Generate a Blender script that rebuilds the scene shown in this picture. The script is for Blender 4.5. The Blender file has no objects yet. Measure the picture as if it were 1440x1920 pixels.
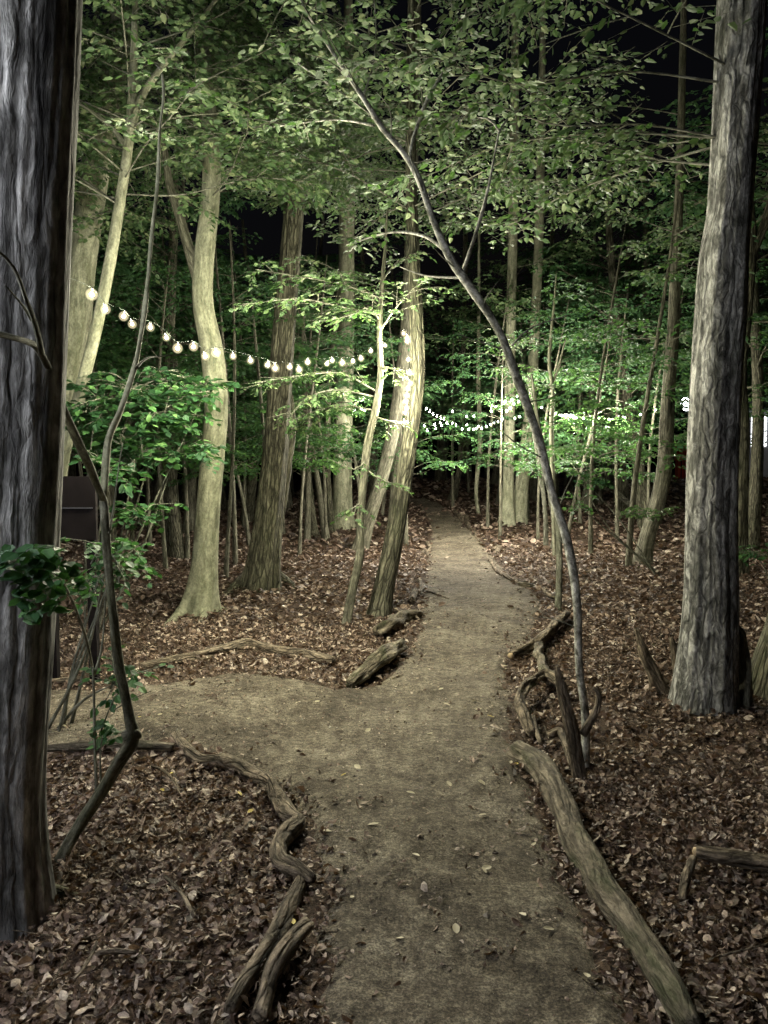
import bpy, math, random
import numpy as np
from mathutils import Vector

# ------------------------------------------------------------------ camera, sky, exposure
S = bpy.context.scene
COL = S.collection
F = 1442.0                       # focal length in pixels of a 1440 x 1920 frame
TH = math.atan(80 / F)           # camera tips down a little
EYE = np.array((0.0, 0.0, 1.6))
cam_d = bpy.data.cameras.new('camera')
cam_d.sensor_fit = 'VERTICAL'; cam_d.sensor_height = 36.0; cam_d.lens = F / 1920 * 36
cam_d.clip_start = 0.05; cam_d.clip_end = 600
cam = bpy.data.objects.new('camera', cam_d); COL.objects.link(cam)
cam.location = EYE; cam.rotation_euler = (math.pi / 2 - TH, 0, 0)
S.camera = cam

w = bpy.data.worlds.new('World'); S.world = w; w.use_nodes = True
nt = w.node_tree; bgn = nt.nodes['Background']
sky = nt.nodes.new('ShaderNodeTexSky'); sky.sky_type = 'NISHITA'; sky.sun_disc = False
sky.sun_elevation = math.radians(-4.0); sky.sun_rotation = math.radians(250)
nt.links.new(sky.outputs[0], bgn.inputs[0]); bgn.inputs[1].default_value = 0.15

vs = S.view_settings
vs.view_transform = 'Standard'; vs.look = 'None'; vs.gamma = 1.0; vs.exposure = 0.08
cy = S.cycles
cy.use_denoising = True; cy.max_bounces = 4; cy.diffuse_bounces = 2; cy.glossy_bounces = 1
cy.transmission_bounces = 2; cy.sample_clamp_indirect = 3.0; cy.use_light_tree = True
cy.caustics_reflective = False; cy.caustics_refractive = False
cy.filter_width = 1.5
cy.use_adaptive_sampling = True; cy.adaptive_threshold = 0.035; cy.adaptive_min_samples = 32
cy.denoising_prefilter = 'ACCURATE'

BULB = 10500.0                     # emission of one warm bulb
COOL = 19000.0                     # emission of the cool white bulbs

rng = np.random.default_rng(7)
random.seed(7)

# ------------------------------------------------------------------ where things are
def smooth(a, b, x):
    t = np.clip((np.asarray(x, float) - a) / (b - a), 0, 1)
    return t * t * (3 - 2 * t)

def height(x, y):
    x = np.asarray(x, float); y = np.asarray(y, float)
    h = smooth(15, 36, y) * smooth(-7, 0, x) * 1.0
    h = h + 0.025 * np.sin(1.3 * x + 0.7 * y) + 0.02 * np.sin(2.9 * x - 1.7 * y + 1.0) + 0.012 * np.sin(5.1 * x + 4.3 * y)
    h = h - 0.9 * smooth(-5, -16, x) * smooth(9, 20, y)
    return h

def ray(px, py):
    u = (px - 720) / F; v = (960 - py) / F
    return np.array((u, math.cos(TH) + v * math.sin(TH), -math.sin(TH) + v * math.cos(TH)))

def at(px, py, d):
    r = ray(px, py)
    return EYE + r * (d / r[1])

def ground(px, py):
    """point of the forest floor seen at a pixel"""
    r = ray(px, py); d = 0.5
    while d < 90:
        p = EYE + r * (d / r[1])
        if p[2] <= height(p[0], p[1]):
            break
        d += 0.02 if d < 12 else 0.08
    p[2] = height(p[0], p[1])
    return p

# ------------------------------------------------------------------ objects
def tag(o, label=None, cat=None, group=None, kind=None):
    if label: o['label'] = label
    if cat: o['category'] = cat
    if group: o['group'] = group
    if kind: o['kind'] = kind
    return o

def empty(name, loc):
    o = bpy.data.objects.new(name, None); COL.objects.link(o); o.location = tuple(loc)
    o.empty_display_size = 0.2
    return o

def mesh_np(name, V, Fq, mat, parent=None, origin=(0, 0, 0), smoothed=True, attr=None, fmat=None):
    """V (n,3) world, Fq (m,3 or 4)"""
    V = np.asarray(V, np.float32) - np.asarray(origin, np.float32)
    Fq = np.asarray(Fq, np.int32)
    me = bpy.data.meshes.new(name)
    k = Fq.shape[1]; m = len(Fq)
    me.vertices.add(len(V)); me.vertices.foreach_set('co', V.ravel())
    me.loops.add(m * k); me.loops.foreach_set('vertex_index', Fq.ravel())
    me.polygons.add(m); me.polygons.foreach_set('loop_start', np.arange(0, m * k, k, dtype=np.int32))
    me.polygons.foreach_set('use_smooth', np.full(m, smoothed))
    for mm in (mat if isinstance(mat, (list, tuple)) else [mat]):
        me.materials.append(mm)
    if fmat is not None:
        me.polygons.foreach_set('material_index', np.asarray(fmat, np.int32))
    if attr is not None:
        a = me.attributes.new('barkco', 'FLOAT_VECTOR', 'POINT')
        a.data.foreach_set('vector', np.asarray(attr, np.float32).ravel())
    me.update(calc_edges=True); me.validate()
    o = bpy.data.objects.new(name, me); COL.objects.link(o)
    if parent is not None: o.parent = parent
    else: o.location = tuple(origin)
    return o

def copy_tree(o, parent=None):
    c = o.copy(); COL.objects.link(c); c.parent = parent
    for ch in list(o.children): copy_tree(ch, c)
    return c

# ------------------------------------------------------------------ materials
def new_mat(name):
    m = bpy.data.materials.new(name); m.use_nodes = True
    t = m.node_tree; p = t.nodes['Principled BSDF']
    return m, t, p

def ramp(t, src, stops):
    r = t.nodes.new('ShaderNodeValToRGB'); e = r.color_ramp.elements
    while len(e) > 1: e.remove(e[-1])
    e[0].position = stops[0][0]; e[0].color = (*stops[0][1], 1)
    for pos, c in stops[1:]:
        x = e.new(pos); x.color = (*c, 1)
    t.links.new(src, r.inputs[0]); return r.outputs[0]

def noise(t, vec, scale, detail=4, rough=0.6, dist=0.0):
    n = t.nodes.new('ShaderNodeTexNoise'); n.inputs['Scale'].default_value = scale
    n.inputs['Detail'].default_value = detail; n.inputs['Roughness'].default_value = rough
    n.inputs['Distortion'].default_value = dist
    if vec is not None: t.links.new(vec, n.inputs['Vector'])
    return n.outputs[0]

def mix(t, fac, a, b, mode='MIX'):
    n = t.nodes.new('ShaderNodeMix'); n.data_type = 'RGBA'; n.blend_type = mode
    if isinstance(fac, float): n.inputs[0].default_value = fac
    else: t.links.new(fac, n.inputs[0])
    for i, v in ((6, a), (7, b)):
        if isinstance(v, tuple): n.inputs[i].default_value = (*v, 1)
        else: t.links.new(v, n.inputs[i])
    return n.outputs[2]

def bump(t, p, src, strength, dist):
    b = t.nodes.new('ShaderNodeBump'); b.inputs['Strength'].default_value = strength
    b.inputs['Distance'].default_value = dist
    t.links.new(src, b.inputs['Height']); t.links.new(b.outputs[0], p.inputs['Normal'])

def bark_mat(name, dark, mid, light, moss=0.25, mossc=(0.05, 0.075, 0.02), across=26, along=1.7, bstr=0.9, bdist=0.02, crack=0.5, warp=0.06, blotch=0.5, bscale=1.0):
    m, t, p = new_mat(name)
    a = t.nodes.new('ShaderNodeAttribute'); a.attribute_name = 'barkco'
    oi = t.nodes.new('ShaderNodeObjectInfo')
    def vm(op, x, y):
        n = t.nodes.new('ShaderNodeVectorMath'); n.operation = op
        for i, v in enumerate((x, y)):
            if isinstance(v, (tuple, float)):
                if op == 'SCALE' and i == 1: n.inputs['Scale'].default_value = v
                else: n.inputs[i].default_value = v
            elif op == 'SCALE' and i == 1: t.links.new(v, n.inputs['Scale'])
            else: t.links.new(v, n.inputs[i])
        return n.outputs[0]
    def stretch(v, sx, sz):
        mp = t.nodes.new('ShaderNodeMapping'); mp.inputs['Scale'].default_value = (sx, sx, sz); t.links.new(v, mp.inputs[0]); return mp.outputs[0]
    co = vm('ADD', a.outputs['Vector'], vm('SCALE', (31.0, 17.0, 43.0), oi.outputs['Random']))
    # slow sideways wander so that the ridges braid
    wn = t.nodes.new('ShaderNodeTexNoise'); wn.inputs['Scale'].default_value = 1.0; wn.inputs['Detail'].default_value = 3
    t.links.new(stretch(co, 9, 4.5), wn.inputs['Vector'])
    wv = vm('MULTIPLY', vm('SUBTRACT', wn.outputs['Color'], (0.5, 0.5, 0.5)), (warp, warp, warp * 2))
    cw = vm('ADD', co, wv)
    n1 = noise(t, stretch(cw, across, along), 1.0, 5, 0.62, 0.3)
    n2 = noise(t, stretch(cw, across * 3.0, along * 10), 1.0, 4, 0.72)
    n3 = noise(t, stretch(co, 5, 2.2), 1.0, 5, 0.65)
    n4 = noise(t, stretch(co, 11 * bscale, 6 * bscale), 1.0, 6, 0.7)
    vo = t.nodes.new('ShaderNodeTexVoronoi'); vo.feature = 'DISTANCE_TO_EDGE'; vo.inputs['Scale'].default_value = 1.0
    t.links.new(stretch(cw, across * 0.9, along * 1.5), vo.inputs['Vector'])
    ck = ramp(t, vo.outputs['Distance'], [(0.0, (0, 0, 0)), (0.16, (1, 1, 1))])
    c = ramp(t, n1, [(0.30, dark), (0.46, mid), (0.60, light), (0.74, mid)])
    c = mix(t, 0.85, c, ramp(t, n2, [(0.28, (0.45, 0.45, 0.45)), (0.72, (1.35, 1.35, 1.32))]), 'MULTIPLY')
    c = mix(t, blotch, c, ramp(t, n4, [(0.36, (0.4, 0.4, 0.38)), (0.5, (1.0, 1.0, 1.0)), (0.66, (1.5, 1.5, 1.48))]), 'MULTIPLY')
    c = mix(t, crack, c, mix(t, ck, tuple(x * 0.35 for x in dark), c))
    f = ramp(t, n3, [(0.50, (0, 0, 0)), (0.70, (1, 1, 1))])
    ms = t.nodes.new('ShaderNodeMath'); ms.operation = 'MULTIPLY'; ms.inputs[1].default_value = moss
    t.links.new(f, ms.inputs[0])
    c = mix(t, ms.outputs[0], c, mossc)
    t.links.new(c, p.inputs['Base Color'])
    p.inputs['Roughness'].default_value = 0.85; p.inputs['Specular IOR Level'].default_value = 0.25
    hm = t.nodes.new('ShaderNodeMath'); hm.operation = 'MULTIPLY_ADD'; hm.inputs[1].default_value = 0.45
    t.links.new(n2, hm.inputs[0]); t.links.new(n1, hm.inputs[2])
    h2 = t.nodes.new('ShaderNodeMath'); h2.operation = 'MULTIPLY_ADD'; h2.inputs[1].default_value = crack * 0.6
    t.links.new(ck, h2.inputs[0]); t.links.new(hm.outputs[0], h2.inputs[2])
    bump(t, p, h2.outputs[0], bstr, bdist)
    return m

def leaf_mat(name, stops, trans=0.4, tcol=(0.12, 0.26, 0.05), rough=0.5, spec=0.35, mottle=0.0):
    m, t, p = new_mat(name)
    g = t.nodes.new('ShaderNodeNewGeometry')
    c = ramp(t, g.outputs['Random Per Island'], stops)
    if mottle:
        tc = t.nodes.new('ShaderNodeTexCoord')
        nz = noise(t, tc.outputs['Object'], 55, 5, 0.75)
        c = mix(t, mottle, c, ramp(t, nz, [(0.3, (0.3, 0.28, 0.26)), (0.5, (0.9, 0.9, 0.9)), (0.68, (1.7, 1.65, 1.6))]), 'MULTIPLY')
        bump(t, p, nz, 0.6, 0.012)
    t.links.new(c, p.inputs['Base Color'])
    p.inputs['Roughness'].default_value = rough; p.inputs['Specular IOR Level'].default_value = spec
    tr = t.nodes.new('ShaderNodeBsdfTranslucent')
    tc = mix(t, 0.7, c, tcol); t.links.new(tc, tr.inputs[0])
    mx = t.nodes.new('ShaderNodeMixShader'); mx.inputs[0].default_value = trans
    out = t.nodes['Material Output']
    t.links.new(p.outputs[0], mx.inputs[1]); t.links.new(tr.outputs[0], mx.inputs[2]); t.links.new(mx.outputs[0], out.inputs[0])
    return m

def plain(name, col, rough=0.7, var=0.3, scale=8):
    m, t, p = new_mat(name)
    tc = t.nodes.new('ShaderNodeTexCoord')
    n = noise(t, tc.outputs['Object'], scale, 4)
    c = ramp(t, n, [(0.3, tuple(x * (1 - var) for x in col)), (0.7, tuple(x * (1 + var) for x in col))])
    t.links.new(c, p.inputs['Base Color']); p.inputs['Roughness'].default_value = rough
    return m

def glow(name, col, strength):
    m, t, p = new_mat(name)
    p.inputs['Base Color'].default_value = (0.8, 0.8, 0.8, 1)
    p.inputs['Emission Color'].default_value = (*col, 1); p.inputs['Emission Strength'].default_value = strength
    return m

M = {}
M['bark'] = bark_mat('grey_bark', (0.06, 0.058, 0.042), (0.15, 0.145, 0.105), (0.29, 0.28, 0.21), along=2.6)
M['bark_pale'] = bark_mat('pale_smooth_bark', (0.15, 0.155, 0.105), (0.27, 0.275, 0.19), (0.39, 0.39, 0.28), moss=0.35, mossc=(0.11, 0.125, 0.05), across=14, along=3.4, bstr=0.5, bdist=0.012, crack=0.15, blotch=0.45)
M['bark_near'] = bark_mat('silver_fluted_bark', (0.07, 0.07, 0.07), (0.26, 0.26, 0.258), (0.62, 0.62, 0.615), moss=0.3, mossc=(0.06, 0.065, 0.045), across=16, along=1.3, bstr=0.7, bdist=0.022, crack=0.5, warp=0.07, blotch=0.9)
M['bark_braid'] = bark_mat('braided_grey_bark', (0.05, 0.05, 0.045), (0.18, 0.178, 0.165), (0.50, 0.495, 0.47), moss=0.3, mossc=(0.06, 0.07, 0.04), across=15, along=2.6, bstr=0.8, bdist=0.025, crack=0.55, warp=0.2, blotch=0.85)
M['bark_brown'] = bark_mat('ridged_bark', (0.042, 0.04, 0.028), (0.125, 0.12, 0.083), (0.25, 0.24, 0.17), moss=0.25, across=24, along=2.2, bstr=1.0, bdist=0.03, crack=0.8)
M['bark_thin'] = bark_mat('sapling_bark', (0.05, 0.05, 0.038), (0.12, 0.12, 0.09), (0.26, 0.26, 0.21), moss=0.35, across=40, along=9, bstr=0.5, bdist=0.005, crack=0.2, bscale=3.0)
M['bark_spot'] = bark_mat('blotched_sapling_bark', (0.06, 0.06, 0.05), (0.30, 0.295, 0.25), (0.62, 0.61, 0.55), moss=0.7, mossc=(0.035, 0.04, 0.02), across=30, along=20, bstr=0.5, bdist=0.005, crack=0.2, blotch=1.0, bscale=2.2)
M['deadwood'] = bark_mat('weathered_wood', (0.05, 0.04, 0.028), (0.17, 0.135, 0.097), (0.34, 0.275, 0.20), moss=0.25, mossc=(0.06, 0.055, 0.03), across=30, along=4, bstr=1.0, bdist=0.03, crack=0.6, blotch=0.95, bscale=2.0)
M['mosswood'] = bark_mat('mossy_wood', (0.05, 0.042, 0.03), (0.15, 0.125, 0.09), (0.27, 0.23, 0.17), moss=0.85, mossc=(0.045, 0.06, 0.02), across=26, along=3.0, bstr=1.0, bdist=0.03, crack=0.35, blotch=0.95, bscale=1.8)
M['leaf'] = leaf_mat('hornbeam_leaf', [(0.0, (0.035, 0.07, 0.03)), (0.45, (0.085, 0.145, 0.062)), (0.85, (0.155, 0.225, 0.10)), (1.0, (0.25, 0.29, 0.15))])
M['leaf_dark'] = leaf_mat('deep_green_leaf', [(0.0, (0.018, 0.05, 0.022)), (0.6, (0.03, 0.085, 0.03)), (0.9, (0.06, 0.14, 0.04)), (1.0, (0.10, 0.19, 0.06))], trans=0.3, tcol=(0.06, 0.18, 0.03))
M['leaf_far'] = leaf_mat('woodland_leaf', [(0.0, (0.03, 0.085, 0.035)), (0.6, (0.055, 0.135, 0.055)), (1.0, (0.10, 0.19, 0.07))])
M['litter'] = leaf_mat('dead_leaf', [(0.0, (0.03, 0.02, 0.016)), (0.25, (0.075, 0.05, 0.037)), (0.5, (0.155, 0.105, 0.078)), (0.74, (0.27, 0.195, 0.145)), (0.88, (0.44, 0.35, 0.27)), (1.0, (0.58, 0.50, 0.41))], trans=0.12, tcol=(0.2, 0.11, 0.04), rough=0.5, spec=0.4, mottle=0.8)
M['pale_leaf'] = leaf_mat('pale_fallen_leaf', [(0.0, (0.40, 0.34, 0.22)), (1.0, (0.55, 0.50, 0.36))], trans=0.15, tcol=(0.4, 0.35, 0.1), rough=0.6)
M['yellow_leaf'] = leaf_mat('yellow_fallen_leaf', [(0.0, (0.45, 0.33, 0.05)), (1.0, (0.55, 0.45, 0.12))], trans=0.15, tcol=(0.4, 0.35, 0.1), rough=0.6)
M['cutwood'] = plain('pale_broken_wood', (0.45, 0.34, 0.2), 0.8, 0.35, 30)
M['cable'] = plain('dark_cable', (0.004, 0.005, 0.004), 0.9)
M['cable'].node_tree.nodes['Principled BSDF'].inputs['Specular IOR Level'].default_value = 0.05
M['socket'] = plain('bulb_holder', (0.03, 0.03, 0.03), 0.5)
M['bulb'] = glow('warm_bulb', (1.0, 0.95, 0.70), BULB)
M['bulb_wound'] = glow('dim_warm_bulb', (1.0, 0.95, 0.70), BULB * 0.4)
M['bulb_cool'] = glow('cool_bulb', (0.92, 0.94, 1.0), COOL)
M['bulb_far'] = glow('white_bulb', (1.0, 0.93, 0.78), BULB * 1.15)

def ground_mat(name, stops, fine, grit):
    m, t, p = new_mat(name)
    tc = t.nodes.new('ShaderNodeTexCoord')
    n1 = noise(t, tc.outputs['Object'], 1.6, 8, 0.7)
    n2 = noise(t, tc.outputs['Object'], fine, 6, 0.75)
    n3 = noise(t, tc.outputs['Object'], grit, 3, 0.8)
    mm = t.nodes.new('ShaderNodeMath'); mm.operation = 'MULTIPLY_ADD'; mm.inputs[1].default_value = 0.55
    t.links.new(n2, mm.inputs[0])
    m2 = t.nodes.new('ShaderNodeMath'); m2.operation = 'MULTIPLY'; m2.inputs[1].default_value = 0.45
    t.links.new(n1, m2.inputs[0]); t.links.new(m2.outputs[0], mm.inputs[2])
    c = ramp(t, mm.outputs[0], stops)
    g = ramp(t, n3, [(0.40, (0.42, 0.42, 0.42)), (0.5, (0.95, 0.95, 0.95)), (0.60, (1.7, 1.7, 1.66))])
    n5 = noise(t, tc.outputs['Object'], 42, 4, 0.7)
    c = mix(t, 0.8, c, ramp(t, n5, [(0.38, (0.55, 0.54, 0.52)), (0.5, (1, 1, 1)), (0.62, (1.45, 1.44, 1.4))]), 'MULTIPLY')
    c = mix(t, 0.85, c, g, 'MULTIPLY')
    t.links.new(c, p.inputs['Base Color']); p.inputs['Roughness'].default_value = 0.9
    p.inputs['Specular IOR Level'].default_value = 0.2
    h = t.nodes.new('ShaderNodeMath'); h.operation = 'MULTIPLY_ADD'; h.inputs[1].default_value = 0.5
    t.links.new(n3, h.inputs[0]); t.links.new(n2, h.inputs[2])
    bump(t, p, h.outputs[0], 0.9, 0.025)
    return m
M['soil'] = ground_mat('forest_soil', [(0.35, (0.03, 0.02, 0.014)), (0.65, (0.09, 0.06, 0.04))], 14, 60)
M['path'] = ground_mat('trodden_earth', [(0.38, (0.045, 0.037, 0.027)), (0.47, (0.10, 0.084, 0.062)), (0.54, (0.165, 0.143, 0.107)), (0.64, (0.28, 0.25, 0.195))], 13, 120)

# ------------------------------------------------------------------ shape builders
def catmull(P, n):
    P = np.asarray(P, float)
    if len(P) == 2: return P[0] + (P[1] - P[0]) * np.linspace(0, 1, n)[:, None]
    Q = np.vstack([2 * P[0] - P[1], P, 2 * P[-1] - P[-2]])
    u = np.linspace(0, len(P) - 1 - 1e-9, n); i = u.astype(int); t = (u - i)[:, None]
    p0, p1, p2, p3 = Q[i], Q[i + 1], Q[i + 2], Q[i + 3]
    return 0.5 * (2 * p1 + (p2 - p0) * t + (2 * p0 - 5 * p1 + 4 * p2 - p3) * t * t + (3 * p1 - p0 - 3 * p2 + p3) * t ** 3)

def resample(P, R, step):
    P = np.asarray(P, float); R = np.asarray(R, float)
    L = np.linalg.norm(np.diff(P, axis=0), axis=1).sum()
    n = max(4, int(L / step) + 1)
    Q = catmull(np.column_stack([P, R]), n * 3)
    s = np.concatenate([[0], np.cumsum(np.linalg.norm(np.diff(Q[:, :3], axis=0), axis=1))])
    tt = np.linspace(0, s[-1], n)
    out = np.column_stack([np.interp(tt, s, Q[:, k]) for k in range(4)])
    return out[:, :3], np.maximum(out[:, 3], 0.0008), tt

def tube_data(P, R, seg=12, step=0.1, flute=0.0, flare=0.0, seed=0, lump=0.0, twist=0.25, fine=0.0):
    P, R, s = resample(P, R, step)
    r = np.random.default_rng(seed)
    T = np.gradient(P, axis=0); T /= np.linalg.norm(T, axis=1)[:, None]
    n0 = np.cross(T[0], (0, 1, 0.01)); n0 /= np.linalg.norm(n0)
    N = [n0]
    for i in range(1, len(P)):
        v = N[-1] - T[i] * np.dot(N[-1], T[i]); N.append(v / np.linalg.norm(v))
    N = np.array(N); B = np.cross(T, N)
    th = np.linspace(0, 2 * math.pi, seg, endpoint=False)
    d = np.ones((len(P), seg))
    S_ = s[:, None]; Th = th[None, :]
    if flute:
        for k, a in ((2, 0.9), (3, 0.8), (5, 0.55), (7, 0.4), (11, 0.25)):
            ph = r.uniform(0, 6.28); om = r.uniform(-1, 1) * twist * k * 0.7; w2 = r.uniform(0.4, 1.2)
            d += flute * a * np.cos(k * Th + ph + om * S_ + 0.6 * np.sin(w2 * S_ + ph * 2))
    if fine:
        for k in (17, 23, 31):
            ph = r.uniform(0, 6.28); om = r.uniform(-1, 1) * 1.2
            d += fine * np.cos(k * Th + ph + om * S_ + 1.2 * np.sin(2.1 * S_ + ph) + 0.7 * np.sin(5.3 * S_)) * (0.6 + 0.4 * np.sin(1.7 * S_ + ph))
    if flare:
        ph = r.uniform(0, 6.28); ph2 = r.uniform(0, 6.28)
        lob = 0.55 + 0.45 * np.cos(4 * Th + ph) + 0.3 * np.cos(7 * Th + ph2)
        d += flare * np.exp(-S_ / 0.22) * np.clip(lob, 0.1, 2) + 0.25 * flare * np.exp(-S_ / 0.8)
    if lump:
        for q in range(6):
            k = r.integers(1, 5); ph = r.uniform(0, 6.28); om = r.uniform(3, 16)
            d += lump * 0.5 * np.cos(k * Th + ph + om * S_ * r.choice([-1, 1]) + np.sin(S_ * 4 + q))
    rr = R[:, None] * d
    V = P[:, None, :] + rr[..., None] * (np.cos(Th)[..., None] * N[:, None, :] + np.sin(Th)[..., None] * B[:, None, :])
    rb = np.maximum(R.max() * 0.5 + R[:, None] * 0.5, 0.004)
    A = np.stack([rb * np.cos(Th), rb * np.sin(Th), np.broadcast_to(S_, d.shape)], -1)
    n = len(P); i = np.arange(n - 1)[:, None] * seg; j = np.arange(seg)[None, :]; j2 = (j + 1) % seg
    Fq = np.stack([i + j, i + j2, i + seg + j2, i + seg + j], -1).reshape(-1, 4)
    V = V.reshape(-1, 3); A = A.reshape(-1, 3)
    # close both ends
    e = len(V)
    V = np.vstack([V, P[0] - T[0] * R[0] * 0.15, P[-1] + T[-1] * R[-1] * 0.3]); A = np.vstack([A, [0, 0, s[0]], [0, 0, s[-1]]])
    jj = np.arange(seg); last = (n - 1) * seg
    c1 = np.stack([np.full(seg, e), (jj + 1) % seg, jj, np.full(seg, e)], -1)
    c2 = np.stack([np.full(seg, e + 1), last + jj, last + (jj + 1) % seg, np.full(seg, e + 1)], -1)
    F3 = np.vstack([c1, c2])[:, :3]
    return V, Fq, A, F3

def tube(name, P, R, mat, parent, origin, **k):
    V, Fq, A, F3 = tube_data(P, R, **k)
    allF = np.vstack([Fq[:, [0, 1, 2]], Fq[:, [0, 2, 3]], F3])
    return mesh_np(name, V, allF, mat, parent, origin, attr=A)

def thin_tubes(name, lines, mat, parent, origin, seg=4):
    """many straight twigs in one mesh: lines = list of (p0, p1, r0, r1) arrays"""
    p0, p1, r0, r1 = lines
    n = len(p0)
    if n == 0: return None
    T = p1 - p0; T = T / np.maximum(np.linalg.norm(T, axis=1), 1e-6)[:, None]
    N = np.cross(T, np.array([0.3, 0.2, 0.93])); N /= np.maximum(np.linalg.norm(N, axis=1), 1e-6)[:, None]; B = np.cross(T, N)
    th = np.arange(seg) * 2 * math.pi / seg
    off = np.cos(th)[None, :, None] * N[:, None, :] + np.sin(th)[None, :, None] * B[:, None, :]
    V = np.concatenate([p0[:, None, :] + off * r0[:, None, None], p1[:, None, :] + off * r1[:, None, None]], 1)
    A = np.concatenate([off * 0.01, off * 0.01 + T[:, None, :] * 0.3], 1)
    b = (np.arange(n) * 2 * seg)[:, None]; j = np.arange(seg)[None, :]; j2 = (j + 1) % seg
    Fq = np.stack([b + j, b + j2, b + seg + j2, b + seg + j], -1).reshape(-1, 4)
    return mesh_np(name, V.reshape(-1, 3), Fq, mat, parent, origin, attr=A.reshape(-1, 3))

LEAF_T = np.array([(0, 0), (0.24, 0.5), (0.66, 0.42), (1, 0), (0.66, -0.42), (0.24, -0.5)])
LEAF_F = np.array([(0, 3, 2, 1), (0, 5, 4, 3)])

def leaves(name, P, D, N, L, mat, parent, origin, width=0.58, fold=0.18):
    """ovate folded leaves: base P, direction D, normal N, length L"""
    D = D / np.linalg.norm(D, axis=1)[:, None]
    N = N - D * (N * D).sum(1)[:, None]; N /= np.maximum(np.linalg.norm(N, axis=1), 1e-6)[:, None]
    X = np.cross(D, N)
    n = len(P)
    l = L[:, None, None]
    droop = rng.uniform(-0.05, 0.22, n)[:, None]
    tz = LEAF_T[None, :, 0] ** 2 * -droop + np.abs(LEAF_T[None, :, 1]) * fold * 2 * rng.uniform(0.2, 1.2, n)[:, None] * 0.5
    V = P[:, None, :] + l * (LEAF_T[None, :, 0, None] * D[:, None, :] + LEAF_T[None, :, 1, None] * width * X[:, None, :] + tz[..., None] * N[:, None, :])
    Fq = (np.arange(n)[:, None, None] * 6 + LEAF_F[None]).reshape(-1, 4)
    return mesh_np(name, V.reshape(-1, 3), Fq, mat, parent, origin, smoothed=False)

def unit(v):
    return v / np.maximum(np.linalg.norm(v, axis=-1, keepdims=True), 1e-9)

def foliage(limbs, sub=0.22, sublen=0.9, twig=0.1, twiglen=0.36, per=9, size=0.062, start=0.2, r=None):
    """sprays along limbs -> leaf arrays and twig segments"""
    r = r or rng
    LP, LD, LN, LL = [], [], [], []
    a0, a1, q0, q1 = [], [], [], []
    for limb in limbs:
        limb = np.asarray(limb, float)
        L = np.linalg.norm(np.diff(limb, axis=0), axis=1).sum()
        P = catmull(limb, max(6, int(L / 0.08)))
        axes = [(P, 0.35 * L + 0.3)]
        n = len(P)
        k = max(2, int(L * (1 - start) / sub))
        for j in range(k):
            t = start + (1 - start) * (j + r.uniform(0, 1)) / k
            i = min(n - 2, int(t * (n - 1)))
            T = unit(P[i + 1] - P[i])
            side = np.cross(T, (0, 0, 1.0)); side = unit(side) * (1 if j % 2 else -1)
            dirn = unit(T * r.uniform(0.5, 1.0) + side * r.uniform(0.6, 1.1) + np.array((0, 0, r.uniform(-0.12, 0.3))))
            sl = sublen * r.uniform(0.5, 1.2) * (1.15 - 0.6 * t)
            m = max(4, int(sl / 0.06)); u = np.linspace(0, 1, m)[:, None]
            Q = P[i] + dirn * sl * u + np.array((0, 0, -0.16)) * sl * u * u
            axes.append((Q, sl))
            a0.append(Q[:-1:2][:len(Q[2::2])]); a1.append(Q[2::2][:len(Q[:-1:2])])
            q = len(a0[-1]); rad = np.linspace(0.006, 0.002, q + 1)
            q0.append(rad[:-1]); q1.append(rad[1:])
        for ai, (Q, sl) in enumerate(axes):
            m = len(Q); s = np.linalg.norm(np.diff(Q, axis=0), axis=1).sum()
            cnt = max(2, int(s * (1 if ai else (1 - start)) / twig))
            t0 = 0.12 if ai else start
            tt = np.clip(t0 + (1 - t0) * (np.arange(cnt) + r.uniform(0.2, 0.8, cnt)) / cnt, 0, 0.995)
            idx = (tt * (m - 1)).astype(int); idx = np.minimum(idx, m - 2)
            B = Q[idx]; T = unit(Q[idx + 1] - Q[idx])
            sd = unit(np.cross(T, np.array((0, 0, 1.0)))) * np.where(np.arange(cnt) % 2, 1, -1)[:, None]
            D = unit(T * r.uniform(0.5, 1.1, (cnt, 1)) + sd * r.uniform(0.5, 1, (cnt, 1)) + r.normal(0, 0.16, (cnt, 3)) + np.array((0, 0, -0.06)))
            tl = twiglen * r.uniform(0.45, 1.2, cnt) * (1.1 - 0.5 * tt)
            a0.append(B); a1.append(B + D * tl[:, None]); q0.append(np.full(cnt, 0.0022)); q1.append(np.full(cnt, 0.0009))
            u = (np.arange(per) + 0.6) / per
            lp = B[:, None, :] + D[:, None, :] * (tl[:, None] * u[None])[..., None] + np.array((0, 0, -1.0)) * (0.25 * tl[:, None] * u[None] ** 2)[..., None]
            side = unit(np.cross(D, np.array((0, 0, 1.0))))
            sg = np.where(np.arange(per) % 2, 1, -1)[None, :, None]
            ld = unit(D[:, None, :] * 0.8 + side[:, None, :] * sg * r.uniform(0.5, 1.1, (cnt, per, 1)) + r.normal(0, 0.22, (cnt, per, 3)) + np.array((0, 0, -0.18)))
            ln = unit(np.array((0, 0, 1.0)) + r.normal(0, 0.38, (cnt, per, 3)))
            ll = size * r.uniform(0.6, 1.25, (cnt, per))
            keep = r.uniform(0, 1, (cnt, per)) > 0.12
            LP.append(lp[keep]); LD.append(ld[keep]); LN.append(ln[keep]); LL.append(ll[keep])
    tw = tuple(np.concatenate(x) for x in (a0, a1, q0, q1))
    return (np.concatenate(LP), np.concatenate(LD), np.concatenate(LN), np.concatenate(LL)), tw

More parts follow.
